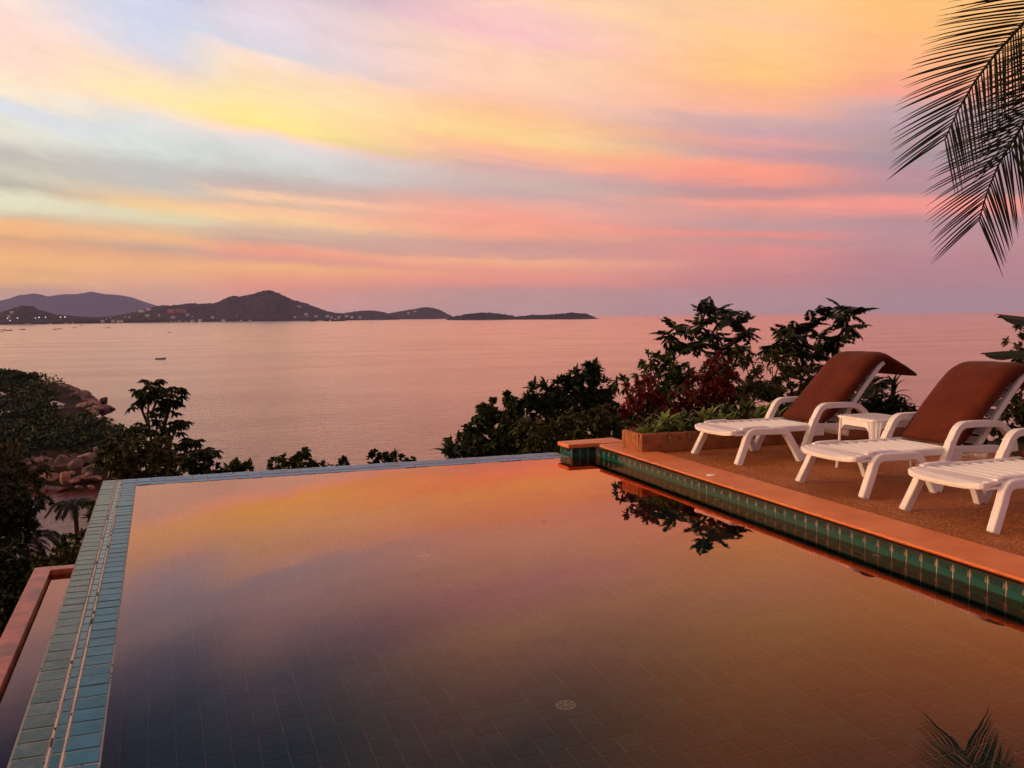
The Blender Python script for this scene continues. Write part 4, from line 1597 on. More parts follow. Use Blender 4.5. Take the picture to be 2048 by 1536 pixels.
# trees out of the frame on the left that belong to the same slope
for k, (px, py, d) in enumerate([(-160, 1000, 40), (-220, 1120, 25), (-140, 1260, 15), (-300, 980, 60)]):
    plant('broadleaf_tree', 'tree on the slope beyond the left picture edge', 'tree',
          [(px, py, 60), (px + 40, py + 20, 50), (px - 50, py + 20, 60), (px, py + 60, 60)], d, 'leaf_dark', 420, .008 * d, .004 * d, 60 + k, SL, r0=.004 * d)


# --- trees with feathered leaves behind the planter
def compound_leaf(name, n=12, mat='leaf_dark', seed=1, droop=.35, ll=.30, lw=.10):
    """a pinnate leaf one unit long, along +X"""
    rng = np.random.default_rng(seed)
    C, D, N, L, W = [], [], [], [], []
    mb = MB()
    rach = []
    for i in range(n + 1):
        t = i / n
        x = t
        z = .10 * math.sin(t * math.pi * .5) - droop * t * t
        rach.append((x, 0, z))
    for i in range(1, n + 1):
        p = np.array(rach[i])
        tng = np.array(rach[i]) - np.array(rach[i - 1])
        tng /= np.linalg.norm(tng)
        t = i / n
        for s in (-1, 1):
            d = np.array([0, s * .95, -.30]) + tng * .35 + rng.normal(0, .10, 3)
            C.append(p)
            D.append(d)
            N.append(np.array([-tng[2], s * .3, tng[0]]))
            ln = ll * (.62 + .55 * math.sin(math.pi * min(1, t * .9 + .12))) * rng.uniform(.9, 1.1)
            L.append(ln)
            W.append(lw)
    C.append(np.array(rach[-1])); D.append(tng); N.append(np.array([0, 0, 1.0])); L.append(ll * .8); W.append(lw)
    V, F = leaf_arrays(np.array(C), np.array(D), np.array(N), L, W, .1, .15)
    mb.tube(rach, list(np.linspace(.014, .005, n + 1)), 3, False)
    nv = len(mb.v)
    me = mesh_data(name, mb.v + V.tolist(), mb.f + (F + nv).tolist(), M[mat])
    return me


cl1 = [compound_leaf('feathered_leaf', 9, 'leaf_dark', s, dr, .42, .17) for s, dr in ((1, .35), (2, .55), (3, .20))]


def feathered_tree(label, tips, base, d, lsize, per, seed, group):
    rng = np.random.default_rng(seed)
    b = at(base[0], base[1], d)
    gz = hill(b[0], b[1]) - .1
    t = thing('feather_leaved_tree', label, 'tree', (b[0], b[1], gz), 0, group)
    o3 = np.array([b[0], b[1], gz])
    fork = b - o3
    tr = MB()
    tr.tube([(0, 0, 0), fork * .5 + rng.normal(0, .04, 3), fork], [.06, .05, .04], 7)
    tr.build('trunk', M['bark'], t, smooth=True)
    br = MB()
    P = [at(px, py, d + rng.uniform(-.5, .5)) - o3 for px, py in tips]
    # each tip grows from the nearest lower node
    nodes = [fork]
    for p in sorted(P, key=lambda q: np.linalg.norm(q - fork)):
        par = min(nodes, key=lambda q: np.linalg.norm(q - p) + 0.35 * np.linalg.norm(q - fork) * (1 if np.linalg.norm(q - fork) > np.linalg.norm(p - fork) else 0))
        mid = (par + p) / 2 + rng.normal(0, .06, 3) * np.linalg.norm(p - par) + np.array([0, 0, -.05 * np.linalg.norm(p - par)])
        r1 = .014 + .012 * max(0, 1 - np.linalg.norm(par - fork) / 2)
        br.tube([par, mid, p], [r1 * 1.3, r1, r1 * .6], 5)
        nodes.append(p)
        nodes.append(mid)
        gdir = (p - mid) / np.linalg.norm(p - mid)
        for k in range(per):
            a = 2 * math.pi * (k + rng.uniform(-.3, .3)) / per
            el = rng.uniform(-.75, .75)
            dr = Vector((math.cos(a), math.sin(a), el)) + Vector(gdir) * .45
            dr.normalize()
            q = dr.to_track_quat('X', 'Z')
            roll = Matrix.Rotation(rng.uniform(-.5, .5), 4, 'X')
            o = bpy.data.objects.new('leaf', cl1[int(rng.integers(0, 3))])
            o.parent = t
            s = lsize * rng.uniform(.75, 1.15)
            back = rng.uniform(0, .35)
            o.matrix_local = Matrix.Translation(Vector(p * (1 - back) + mid * back)) @ q.to_matrix().to_4x4() @ roll @ Matrix.Diagonal((s, s, s, 1))
            COL.objects.link(o)
    br.build('branches', M['bark'], t, smooth=True)
    return t


GT = 'feather-leaved trees behind the planter'
feathered_tree('feather-leaved tree standing behind the red shrubs, left of the rearmost lounger',
               [(1335, 668), (1352, 655), (1412, 625), (1398, 648), (1436, 622), (1450, 636), (1478, 645), (1420, 672), (1468, 678), (1392, 690), (1490, 662), (1440, 700), (1478, 705), (1365, 690), (1425, 720), (1460, 740)],
               (1452, 800), 13.4, .25, 7, 41, GT)
feathered_tree('feather-leaved tree leaning right behind the rearmost lounger',
               [(1588, 658), (1572, 672), (1622, 642), (1655, 628), (1686, 614), (1702, 628), (1640, 668), (1694, 650), (1655, 692), (1672, 676), (1606, 690), (1625, 715), (1650, 735), (1600, 735), (1556, 696), (1540, 700), (1585, 705), (1632, 762)],
               (1612, 810), 13.4, .25, 7, 42, GT)
feathered_tree('feather-leaved sapling showing between the backrests of the two rear loungers',
               [(1742, 762), (1750, 778), (1758, 768), (1735, 790), (1745, 800), (1752, 815)], (1742, 850), 11.6, .17, 6, 43, GT)


# --- big-leaved tree on the left
def palmate_leaf(name, n=8, seed=1):
    rng = np.random.default_rng(seed)
    C, D, N, L, W = [], [], [], [], []
    for k in range(n):
        a = math.pi * (-.80 + 1.60 * k / (n - 1))
        C.append(np.array([0, 0, 0.0]))
        D.append(np.array([math.cos(a), math.sin(a), -.25 + rng.normal(0, .06)]))
        N.append(np.array([.0, 0, 1.0]))
        L.append((1.0 - .35 * abs(a) / math.pi) * rng.uniform(.9, 1.08))
        W.append(.36)
    V, F = leaf_arrays(np.array(C), np.array(D), np.array(N), L, W, .10, .42)
    mb = MB()
    mb.tube([(-.85, 0, -.25), (-.4, 0, .02), (0, 0, 0)], [.03, .025, .02], 4, False)
    nv = len(mb.v)
    return mesh_data(name, mb.v + V.tolist(), mb.f + (F + nv).tolist(), M['leaf_dark'])


pml = [palmate_leaf('hand_shaped_leaf', 8, s) for s in (1, 2, 3)]


def hand_leaf_tree(label, stems, d, size, seed):
    rng = np.random.default_rng(seed)
    b = at(300, 960, d)
    gz = hill(b[0], b[1]) - .1
    t = thing('big_leaved_tree', label, 'tree', (b[0], b[1], gz))
    o3 = np.array([b[0], b[1], gz])
    br = MB()
    first = True
    for line in stems:
        P = [at(px, py, d + rng.uniform(-.15, .15)) - o3 for px, py in line]
        if first:
            tr = MB()
            tr.tube([(0, 0, 0), P[0]], [.09, .06], 7)
            tr.build('trunk', M['bark'], t, smooth=True)
            first = False
        cur = [Vector(p) for p in P]
        br.tube(cur, list(np.linspace(.030, .012, len(cur))), 5)
        # leaves along the upper part of the stem
        seg = []
        for a, c in zip(P[:-1], P[1:]):
            for s in np.linspace(0, 1, 5)[:-1]:
                seg.append(a * (1 - s) + c * s)
        seg.append(P[-1])
        seg = seg[4:] if len(seg) > 6 else seg[2:]
        for i, p in enumerate(seg):
            k = int(rng.integers(1, 4)) if i < len(seg) - 1 else 6
            for j in range(k):
                a = rng.uniform(0, 2 * math.pi)
                el = rng.uniform(-.3, .5)
                dr = Vector((math.cos(a), math.sin(a), el)).normalized()
                q = dr.to_track_quat('X', 'Z')
                s = size * rng.uniform(.7, 1.15)
                o = bpy.data.objects.new('leaf', pml[int(rng.integers(0, 3))])
                o.parent = t
                o.matrix_local = Matrix.Translation(Vector(p) + dr * s * .8) @ q.to_matrix().to_4x4() @ Matrix.Rotation(rng.uniform(-.3, .3), 4, 'X') @ Matrix.Diagonal((s, s, s, 1))
                COL.objects.link(o)
    br.build('branches', M['bark'], t, smooth=True)


hand_leaf_tree('big-leaved tree rising at the corner of the pool, black against the sea',
               [[(300, 930), (302, 880), (295, 830), (300, 785), (306, 764)], [(296, 850), (280, 810), (276, 782)], [(300, 835), (314, 800), (318, 780)],
                [(305, 905), (330, 850), (340, 815), (352, 782)], [(325, 860), (336, 820), (338, 806)], [(305, 920), (340, 885), (352, 858), (358, 846)],
                [(310, 930), (350, 900), (380, 885), (392, 880)], [(340, 915), (385, 905), (415, 902), (424, 903)], [(300, 900), (285, 868), (276, 852)], [(330, 920), (362, 908), (378, 915)]],
               17.0, .165, 51)


# --- rosettes in the planter and spiky plants
def strap_leaf(name, mat, L=1.0, W=.16, arch=.6, seed=0, nseg=6):
    v, f = [], []
    for i in range(nseg + 1):
        t = i / nseg
        ang = 1.15 - arch * 1.7 * t
        if i == 0:
            x = z = 0.0
        else:
            x += math.cos(ang) * L / nseg
            z += math.sin(ang) * L / nseg
        w = W * (1.0 - t ** 2.2) * (.55 + .45 * min(1, t * 4)) + .002
        v += [(x, -w / 2, z + w * .22), (x, 0, z), (x, w / 2, z + w * .22)]
    for i in range(nseg):
        b = i * 3
        f += [(b, b + 3, b + 4, b + 1), (b + 1, b + 4, b + 5, b + 2)]
    return mesh_data(name, v, f, M[mat])


ros = {m_: [strap_leaf('strap_leaf', m_, 1.0, w, a) for w, a in ((.24, .45), (.22, .70), (.21, .9))] for m_ in ('leaf_bright', 'leaf_green', 'leaf_dark')}


def rosette(name, label, cat, loc, size, n, seed, group, mat='leaf_bright', stem=0.0, rise=(.1, .9)):
    rng = np.random.default_rng(seed)
    t = thing(name, label, cat, loc, 0, group)
    if stem > 0:
        mb = MB().tube([(0, 0, -.05), (rng.normal(0, .01), rng.normal(0, .01), stem)], [.018, .014], 5)
        mb.build('stem', M['bark'], t)
    for k in range(n):
        u = k / n
        a = k * 2.399 + rng.uniform(-.25, .25)
        tilt = rise[0] + (rise[1] - rise[0]) * u + rng.uniform(-.1, .1)
        s = size * rng.uniform(.75, 1.15) * (1 - .25 * u)
        me = ros[mat][0 if u > .6 else (1 if u > .3 else 2)]
        o = bpy.data.objects.new('leaf', me)
        o.parent = t
        zz = stem * (1 - .35 * (1 - u)) if stem > 0 else u * size * .12
        o.matrix_local = Matrix.Translation((0, 0, zz)) @ Matrix.Rotation(a, 4, 'Z') @ Matrix.Rotation(.75 - tilt * .95, 4, 'Y') @ Matrix.Scale(s, 4)
        COL.objects.link(o)
    return t


rng = np.random.default_rng(77)
GP = 'leafy rosettes planted in the planter'
ORD = 'first second third fourth fifth sixth seventh eighth ninth tenth eleventh twelfth thirteenth fourteenth fifteenth sixteenth seventeenth eighteenth nineteenth twentieth'.split() + ['twenty-first', 'twenty-second', 'twenty-third']
rosette('rosette_plant', 'pale green rosette spilling over the left corner of the planter', 'plant', (4.87, 9.02, .29), .22, 18, 100, GP)
for k in range(46):
    x = 4.98 + (k // 2) * .155 + rng.uniform(-.04, .04)
    row = k % 2
    y = 8.985 + row * .13 + rng.uniform(-.02, .02)
    far = x > 6.6
    st = .02 + max(0, (x - 4.9)) * .035 + rng.uniform(0, .08) + row * .07
    if far:
        st = .12 + rng.uniform(0, .14)
    side = 'back' if row else 'front'
    lb = ('bright leafy rosette, %s in the %s row from the left end of the planter' if not far else 'dark spiky rosette, %s in the %s row from the left end of the planter') % (ORD[k // 2], side)
    rosette('rosette_plant', lb, 'plant', (x, y, .28), rng.uniform(.22, .30), 17, 101 + k, GP, 'leaf_bright' if (not far and rng.uniform() < .75) else ('leaf_green' if not far else 'leaf_dark'), st)
rosette('rosette_plant', 'tall spiky plant, the highest one in the planter between the two rear backrests', 'plant', (8.27, 9.08, .28), .30, 16, 180, GP, 'leaf_dark', .42, (.3, 1.3))
ag = at(900, 900, 12.2)
rosette('agave', 'spiky dark agave at the left foot of the bank over the far pool edge', 'plant', (ag[0], ag[1], ag[2] - .12), .34, 18, 190, None, 'leaf_dark', .0, (.75, 1.6))
MB().tube([(0, 0, hill(ag[0], ag[1]) - ag[2]), (0, 0, .02)], [.06, .05], 6).build('trunk', M['bark'], bpy.data.objects['agave'])
ag = at(790, 915, 12.3)
rosette('young_palm', 'tiny palm with a fan of narrow leaves at the far pool edge', 'palm', (ag[0], ag[1], ag[2] - .02), .17, 14, 191, None, 'leaf_dark', .0, (.6, 1.7))
MB().tube([(0, 0, hill(ag[0], ag[1]) - ag[2]), (0, 0, .02)], [.03, .02], 6).build('trunk', M['bark'], bpy.data.objects['young_palm'])


# --- palms
def frond_mesh(name, pts, nrm, n=60, ll=.9, lw=.034, seed=0, droop=.28, mat='leaf_palm', fwd=.95, start=.16, gap=.05):
    """a coconut frond: midrib through pts, blade facing along nrm"""
    rng = np.random.default_rng(seed)
    P = chaikin(pts, 2)
    seg = [np.linalg.norm(b - a) for a, b in zip(P[:-1], P[1:])]
    cum = np.concatenate([[0], np.cumsum(seg)])
    tot = cum[-1]

    def pos(t):
        s = t * tot
        return np.array([np.interp(s, cum, [p[k] for p in P]) for k in range(3)])

    mb = MB()
    rr = [pos(t) for t in np.linspace(0, 1, 16)]
    mb.tube(rr, list(np.linspace(.032, .006, 16)), 5, False)
    V, F = list(mb.v), list(mb.f)
    nrm = np.array(nrm) / np.linalg.norm(nrm)
    ns = 5
    for i in range(n):
        t = start + (1 - start) * (i / (n - 1))
        for s in (-1, 1):
            tt = min(1, t + rng.uniform(-.003, .003))
            p = pos(tt)
            T = pos(min(1, tt + .01)) - pos(max(0, tt - .01))
            T /= np.linalg.norm(T)
            S = np.cross(T, nrm)
            S /= np.linalg.norm(S)
            S *= s
            prof = min(1.0, .55 + 1.6 * (tt - start)) if tt < .5 else 1.0 - .40 * ((tt - .5) / .5) ** 2.0
            L = ll * prof * rng.uniform(.90, 1.06)
            f_ = fwd + 1.0 * max(0, tt - .45)
            d = S + T * f_ + nrm * rng.normal(.0, .07) + rng.normal(0, .03, 3)
            d /= np.linalg.norm(d)
            q = p.copy()
            b = len(V)
            side = np.cross(d, nrm)
            side /= np.linalg.norm(side)
            tw = rng.uniform(-.5, .5)
            side = side * math.cos(tw) + nrm * math.sin(tw)
            kink = rng.uniform(.6, 1.4)
            for k in range(ns + 1):
                u = k / ns
                w = lw * (.55 + .45 * min(1, u * 5)) * (1 - u ** 2.6) + .0016
                V.append(tuple(q - side * w / 2))
                V.append(tuple(q + side * w / 2))
                dd = d + np.array([0, 0, -1.0]) * droop * kink * (u ** 1.7) * 1.6
                dd /= np.linalg.norm(dd)
                q = q + dd * L / ns
            for k in range(ns):
                c = b + k * 2
                F.append((c, c + 1, c + 3, c + 2))
    return mesh_data(name, V, F, M[mat])


def coconut_palm():
    d = 8.0
    cr = at(2460, -360, d)
    base = np.array([cr[0] + .4, cr[1] - .1, hill(cr[0] + .4, cr[1] - .1) - .2])
    t = thing('coconut_palm', 'coconut palm whose fronds hang into the top right corner of the picture', 'palm', tuple(base))
    tr = MB()
    pts = []
    for u in np.linspace(0, 1, 12):
        pts.append((cr - base) * u + np.array([-.25 * math.sin(u * math.pi), 0, 0]))
    tr.tube(pts, list(np.linspace(.19, .12, 12)), 10)
    tr.build('trunk', M['bark'], t, smooth=True)
    tocam = CAM - at(1990, 200, d)
    tocam /= np.linalg.norm(tocam)

    def fr(pxs, seed, nrm, **kw):
        P = [at(x, y, d + dz) - base for x, y, dz in pxs]
        obj('frond', frond_mesh('frond', P, nrm, seed=seed, **kw), t)

    fr([(2460, -360, 0), (2330, -260, -.1), (2190, -110, -.2), (2048, 45, -.3), (1972, 128, -.35), (1922, 206, -.35), (1890, 278, -.3)], 1, tocam, n=92, ll=.85, lw=.0145, droop=.10)
    fr([(2460, -360, 0), (2350, -200, .2), (2190, 40, .3), (2048, 245, .3), (1996, 326, .3), (1968, 400, .3), (1958, 440, .3)], 2, tocam + np.array([.15, 0, .1]), n=90, ll=.88, lw=.015, droop=.12)
    fr([(2460, -360, 0), (2370, -230, .6), (2240, -40, 1.0), (2110, 130, 1.2), (2050, 230, 1.2), (2024, 300, 1.2)], 3, tocam + np.array([-.3, .1, .2]), n=56, ll=.82, lw=.0155, droop=.28)
    others = [(3000, 200, .6), (3100, -250, -.5), (2900, -800, .5), (2400, -1000, 1.0), (2050, -900, -.5), (2750, 250, -1.5), (2600, 150, 1.8), (2800, -100, 2.2)]
    for k, (x, y, dz) in enumerate(others):
        tip = at(x, y, d + dz)
        mid = (cr + tip) / 2 + np.array([0, 0, .7])
        fl = (cr * .25 + tip * .75) + np.array([0, 0, .45])
        obj('frond', frond_mesh('frond', [cr - base, mid - base, fl - base, tip - base], (0.1, -.2, 1.0), seed=20 + k, n=44, ll=.85, droop=.35), t)


coconut_palm()


def small_palm(label, px, py, d, size, seed, n=13):
    rng = np.random.default_rng(seed)
    cr = at(px, py, d)
    gz = max(hill(cr[0], cr[1]), SEA)
    base = np.array([cr[0], cr[1], gz])
    t = thing('coconut_palm', label, 'palm', tuple(base), 0, 'palms on the slope below the pool')
    MB().tube([(0, 0, 0), ((cr - base) * .5 + np.array([.2, 0, 0])), cr - base], [.16, .13, .10], 7).build('trunk', M['bark'], t, smooth=True)
    for k in range(n):
        a = 2 * math.pi * k / n + rng.uniform(-.2, .2)
        el = rng.uniform(.1, 1.1)
        h = np.array([math.cos(a), math.sin(a), 0]) * size
        p0 = cr - base
        P = [p0, p0 + h * .35 + np.array([0, 0, size * .30 * el]), p0 + h * .75 + np.array([0, 0, size * .18 * el]), p0 + h * 1.05 + np.array([0, 0, -size * .25])]
        obj('frond', frond_mesh('frond', P, (0, 0, 1.0), n=22, ll=size * .36, lw=size * .05, seed=seed * 50 + k, droop=.6, start=.12), t)


small_palm('palm with spread fronds in front of the cove, at the left', 52, 1088, 46, 1.9, 1)
small_palm('palm with upright fronds in front of the cove, near the edge of the pool', 150, 1012, 44, 1.15, 2)


# --- banana plant at the right-hand edge
def banana_leaf(pts, width, seed, nrm):
    rng = np.random.default_rng(seed)
    P = chaikin(pts, 2)
    n = len(P)
    v, f = [], []
    for i, p in enumerate(P):
        a = P[max(0, i - 1)]
        b = P[min(n - 1, i + 1)]
        T = (b - a) / np.linalg.norm(b - a)
        S = np.cross(T, nrm)
        S /= np.linalg.norm(S)
        t = i / (n - 1)
        w = width * min(1, t * 3.5 + .15) * (1 - max(0, (t - .82) / .18) ** 2 * .6)
        jl = w * (1 + rng.uniform(-.12, .06))
        jr = w * (1 + rng.uniform(-.12, .06))
        dn = np.array([0, 0, -1.0])
        v += [p - S * jl * .85 + dn * jl * .42, p - S * jl * .5 + dn * jl * .14, p, p + S * jr * .5 + dn * jr * .14, p + S * jr * .85 + dn * jr * .42]
    for i in range(n - 1):
        b = i * 5
        for k in range(4):
            if (k in (0, 3)) and rng.uniform() < .10:
                continue
            f.append((b + k, b + 5 + k, b + 6 + k, b + 1 + k))
    return v, f


def banana():
    d = 11.0
    c = at(2200, 740, d)
    gz = hill(c[0], c[1]) - .1
    base = np.array([c[0], c[1], gz])
    t = thing('banana_plant', 'banana plant reaching broad dark leaves in from the right-hand edge', 'plant', tuple(base))
    MB().tube([(0, 0, 0), (c - base) * .6, c - base], [.11, .09, .05], 8).build('trunk', M['leaf_olive'], t, smooth=True)
    up = np.array([-.1, -.25, 1.0])
    for k, (pts, w) in enumerate([([(2200, 740, 0), (2140, 655, 0), (2070, 636, -.1), (1996, 628, -.2)], .17), ([(2200, 740, 0), (2130, 705, -.2), (2040, 700, -.4), (1966, 706, -.5)], .13),
                                  ([(2200, 740, 0), (2230, 600, .2), (2290, 540, .4), (2370, 560, .5)], .18), ([(2200, 740, 0), (2280, 660, -.3), (2360, 660, -.5), (2440, 720, -.6)], .17)]):
        P = [at(x, y, d + dz) - base for x, y, dz in pts]
        v, f = banana_leaf(P, w, k, up)
        obj('leaf', mesh_data('leaf', v, f, M['leaf_dark']), t)


banana()
lf = leaf_arrays(np.array([[0, 0, 0.0]]), np.array([[1, .2, 0.0]]), np.array([[0, 0, 1.0]]), [.03], [.014], .1, .0)
fp = onz(1085, 1043, .003)
tag(obj('fallen_leaf', mesh_data('fallen_leaf', lf[0], lf[1], M['leaf_dark']), None, tuple(fp)), 'tiny dark leaf floating alone on the pool', 'leaf')


# ================================================================== HEADLAND: woods, boulders, houses
def headland_woods():
    rng = np.random.default_rng(12)
    Vs, Fs = [], []
    off = 0
    pts = []
    nrow = len(HEAD_LINES[0])
    tries = 0
    while len(pts) < 1500 and tries < 40000:
        tries += 1
        i = rng.integers(0, len(HEAD_LINES))
        j = rng.integers(1, nrow)
        px = -420 + 10 * i
        py = 748 + 5 * (j - 1)
        p = np.array(HEAD_LINES[i][j])
        if p[2] < SEA + .8:
            continue
        if py > 896 + rng.normal(0, 5) and px > 35:
            continue
        if px > 100 + rng.normal(0, 12) and py < 838:
            continue
        if px > 60 and py < 800 and rng.uniform() < .6:
            continue
        if py > 930:
            continue
        if any(abs(px - hx) < 22 and hy - 6 < py < hy + 52 for hx, hy in ((112, 808), (2, 790), (18, 834))):
            continue
        pts.append(p + rng.normal(0, 2.0, 3) * np.array([1, 1, 0]))
    for p in pts:
        h = rng.uniform(1.6, 3.4)
        n = 46
        u = rnd_dirs(rng, n)
        u[:, 2] = np.abs(u[:, 2])
        c = p + u * np.array([1.8, 1.8, 1.0]) * h * rng.uniform(.55, 1.05, n)[:, None]
        D = u + rnd_dirs(rng, n) * .7
        N = u + rnd_dirs(rng, n) * .5
        V, F = leaf_arrays(c, D, N, rng.uniform(.9, 1.9, n), rng.uniform(.6, 1.2, n), .1, .25)
        Vs.append(V)
        Fs.append(F + off)
        off += len(V)
    o = obj('headland_woods', mesh_data('headland_woods', np.concatenate(Vs), np.concatenate(Fs), M['leaf_far']))
    tag(o, 'dense dark woods covering the rocky headland across the cove', 'woods', kind='stuff')


headland_woods()


def boulder_mesh(seed):
    """granite block: hull of a few points, edges worn round, surface rough"""
    rng = np.random.default_rng(seed * 13 + 5)
    bm = bmesh.new()
    for q in rnd_dirs(rng, 15):
        q = q * rng.uniform(.86, 1.06)
        bm.verts.new(q)
    r = bmesh.ops.convex_hull(bm, input=bm.verts)
    bmesh.ops.delete(bm, geom=[e for e in r['geom_interior'] if isinstance(e, bmesh.types.BMVert)], context='VERTS')
    bmesh.ops.dissolve_limit(bm, angle_limit=.28, verts=bm.verts, edges=bm.edges)
    bmesh.ops.bevel(bm, geom=list(bm.edges), offset=.17, segments=3, affect='EDGES', profile=.5, clamp_overlap=True)
    bmesh.ops.triangulate(bm, faces=bm.faces)
    bmesh.ops.subdivide_edges(bm, edges=[e for e in bm.edges if e.calc_length() > .22], cuts=2, use_grid_fill=True)
    bmesh.ops.triangulate(bm, faces=bm.faces)
    bmesh.ops.smooth_vert(bm, verts=bm.verts, factor=.5, use_axis_x=True, use_axis_y=True, use_axis_z=True)
    s = seed * 7.31
    for v in bm.verts:
        p = v.co.copy()
        n2 = mnoise.fractal(p * 2.2 + Vector((s, 3, 1)), 1.0, 2.0, 5)
        v.co = p * (1.02 + .05 * n2)
    me = bpy.data.meshes.new('boulder')
    bm.to_mesh(me)
    bm.free()
    me.shade_smooth()
    return me


BM = []
for k in range(9):
    a = boulder_mesh(k + 1)
    a.materials.append(M['rock'])
    b = a.copy()
    b.materials.clear()
    b.materials.append(M['rock_wet'])
    BM.append((a, b))

BOULDERS = [  # column, row, half width, half height (photo px), distance, wet, label
    (112, 790, 52, 26, 415, 0, 'broad bare rock dome crowning the headland'),
    (150, 812, 38, 34, 402, 0, 'steep reddish rock face at the seaward end of the headland'),
    (178, 818, 28, 28, 398, 0, 'pale streaked rock slab sloping to the point of the headland'),
    (132, 838, 24, 24, 380, 0, 'dark rock hump right of the white villa'),
    (160, 838, 26, 18, 385, 0, 'dark rock foot below the pale slab of the headland'),
    (203, 818, 21, 12, 404, 0, 'rounded rock at the tip of the headland'),
    (209, 804, 9, 10, 407, 0, 'upright rock knob standing on the tip of the headland'),
    (193, 806, 7, 5, 407, 0, 'small dark rock beside the upright knob'),
    (226, 818, 6, 4, 404, 0, 'outermost little rock in the sea off the headland'),
    (192, 843, 10, 7, 316, 0, 'small dark rock at the mouth of the little inlet'),
    (214, 866, 34, 18, 303, 0, 'long brown rock ridge below the inlet'),
    (245, 880, 24, 17, 297, 0, 'brown rock shoulder half hidden by the big-leaved tree'),
    (238, 898, 15, 10, 262, 0, 'tan rounded rock just left of the big-leaved tree'),
    (192, 902, 7, 8, 250, 0, 'small egg-shaped rock above the shore boulders'),
    (178, 920, 23, 18, 243, 0, 'big pink boulder at the upper right of the shore pile'),
    (188, 942, 22, 16, 238, 0, 'cracked grey boulder under the big pink one'),
    (152, 936, 15, 22, 240, 0, 'tall dark boulder in the middle of the shore pile'),
    (126, 925, 17, 18, 242, 0, 'rounded boulder with a reddish edge in the shore pile'),
    (98, 938, 20, 14, 241, 0, 'flat slanting slab in the shore pile'),
    (80, 920, 20, 9, 246, 0, 'grey mossy slab at the top of the shore pile'),
    (52, 934, 13, 18, 243, 0, 'pointed pale boulder at the left of the shore pile'),
    (98, 958, 27, 16, 235, 1, 'large orange boulder with a dark hollow at the waterline'),
    (132, 963, 15, 20, 232, 1, 'upright orange boulder at the right of the waterline'),
    (70, 972, 24, 14, 234, 1, 'yellow-brown boulder at the left waterline'),
    (108, 980, 34, 9, 230, 1, 'low wet ledge along the waterline'),
    (165, 958, 22, 8, 234, 1, 'flat dark ledge at the water under the tall boulder'),
    (190, 956, 14, 5, 233, 1, 'thin pale ledge at the water next to the pool corner'),
    (300, 905, 16, 22, 240, 0, 'pink boulder glimpsed through the stems of the big-leaved tree'),
    (118, 843, 8, 8, 346, 0, 'pale pink round rock below the white villa'),
    (84, 860, 9, 6, 318, 0, 'grey rock showing in the woods below the villa'),
    (46, 922, 6, 5, 247, 0, 'little rock topping the pointed pale boulder'),
]
rng = np.random.default_rng(40)
for k in range(24):
    px = rng.uniform(30, 215)
    py = rng.uniform(912, 985) - (px - 120) * .10
    BOULDERS.append((px, py, rng.uniform(5, 12), rng.uniform(4, 9), interp(py, HEAD_D) - 1, int(py > 955), 'small rock wedged in the boulder pile along the cove'))
for k in range(8):
    px = rng.uniform(135, 205)
    py = 772 + (px - 100) * .35 + rng.uniform(0, 26)
    BOULDERS.append((px, py, rng.uniform(7, 14), rng.uniform(5, 9), interp(py, HEAD_D) - 6, 0, 'small rock lying on the bare slope of the headland'))
rng = np.random.default_rng(4)
for k, (px, py, hw, hh, d, wet, lb) in enumerate(BOULDERS):
    p = at(px, py, d)
    rx, rz = hw / 1900 * d, hh / 1900 * d
    o = obj('boulder', BM[k % 9][wet], None, tuple(p), (rng.uniform(-.2, .2), rng.uniform(-.2, .2), R(20) + rng.uniform(-.5, .5)), (rx * 1.12, rx * 1.15, rz * 1.18))
    tag(o, lb, 'rock', 'small rocks of the headland' if lb.startswith('small rock ') and k > 30 else 'granite boulders of the headland')


def house(label, px, py, d, w, dep, h, rz, roof_h, seed=0):
    p = at(px, py, d)
    t = thing('house', label, 'house', tuple(p), rz, 'white villas on the headland')
    mb = MB().box(-w / 2, w / 2, -dep / 2, dep / 2, 0, h)
    mb.box(-w / 2 + .3, w / 2 - .3, -dep / 2 + .3, dep / 2 - .3, -4, 0)
    mb.build('wall', M['wall_white'], t)
    e = .45
    rf = MB()
    rf.add([(-w / 2 - e, -dep / 2 - e, h + .003), (w / 2 + e, -dep / 2 - e, h + .003), (w / 2 + e, dep / 2 + e, h + .003), (-w / 2 - e, dep / 2 + e, h + .003), (-w * .12, 0, h + roof_h), (w * .12, 0, h + roof_h)],
           [(3, 2, 1, 0), (0, 1, 5, 4), (2, 3, 4, 5), (1, 2, 5), (3, 0, 4)])
    rf.build('roof', M['roof_grey'], t)
    for (x, ww) in ((-w * .30, .8), (w * .02, 1.1), (w * .30, 1.1)):
        fr = MB().box(x - ww / 2, x + ww / 2, -dep / 2 - .06, -dep / 2 - .002, .5, h - .5)
        f = fr.build('window', M['wall_white'], t)
        MB().box(x - ww / 2 + .1, x + ww / 2 - .1, -dep / 2 - .09, -dep / 2 - .062, .6, h - .6).build('pane', M['glass_dark'], f)
    bl = MB()
    bl.box(-.2, w / 2, -dep / 2 - 1.3, -dep / 2 - .1, -.1, 0)
    bl.box(-.2, w / 2, -dep / 2 - 1.3, -dep / 2 - 1.22, 0, .8)
    bl.build('balcony', M['wall_white'], t)
    return t


house('white villa with a grey hipped roof in the trees left of the rock face', 110, 829, 345, 4.8, 4.4, 3.4, R(-18), 1.5)
house('white villa at the left picture edge, mostly cut off', -8, 802, 372, 6.0, 5.0, 2.6, R(15), 1.4)
house('lower white villa half buried in trees at the left edge', 14, 842, 330, 6.2, 4.6, 2.2, R(10), 1.3)


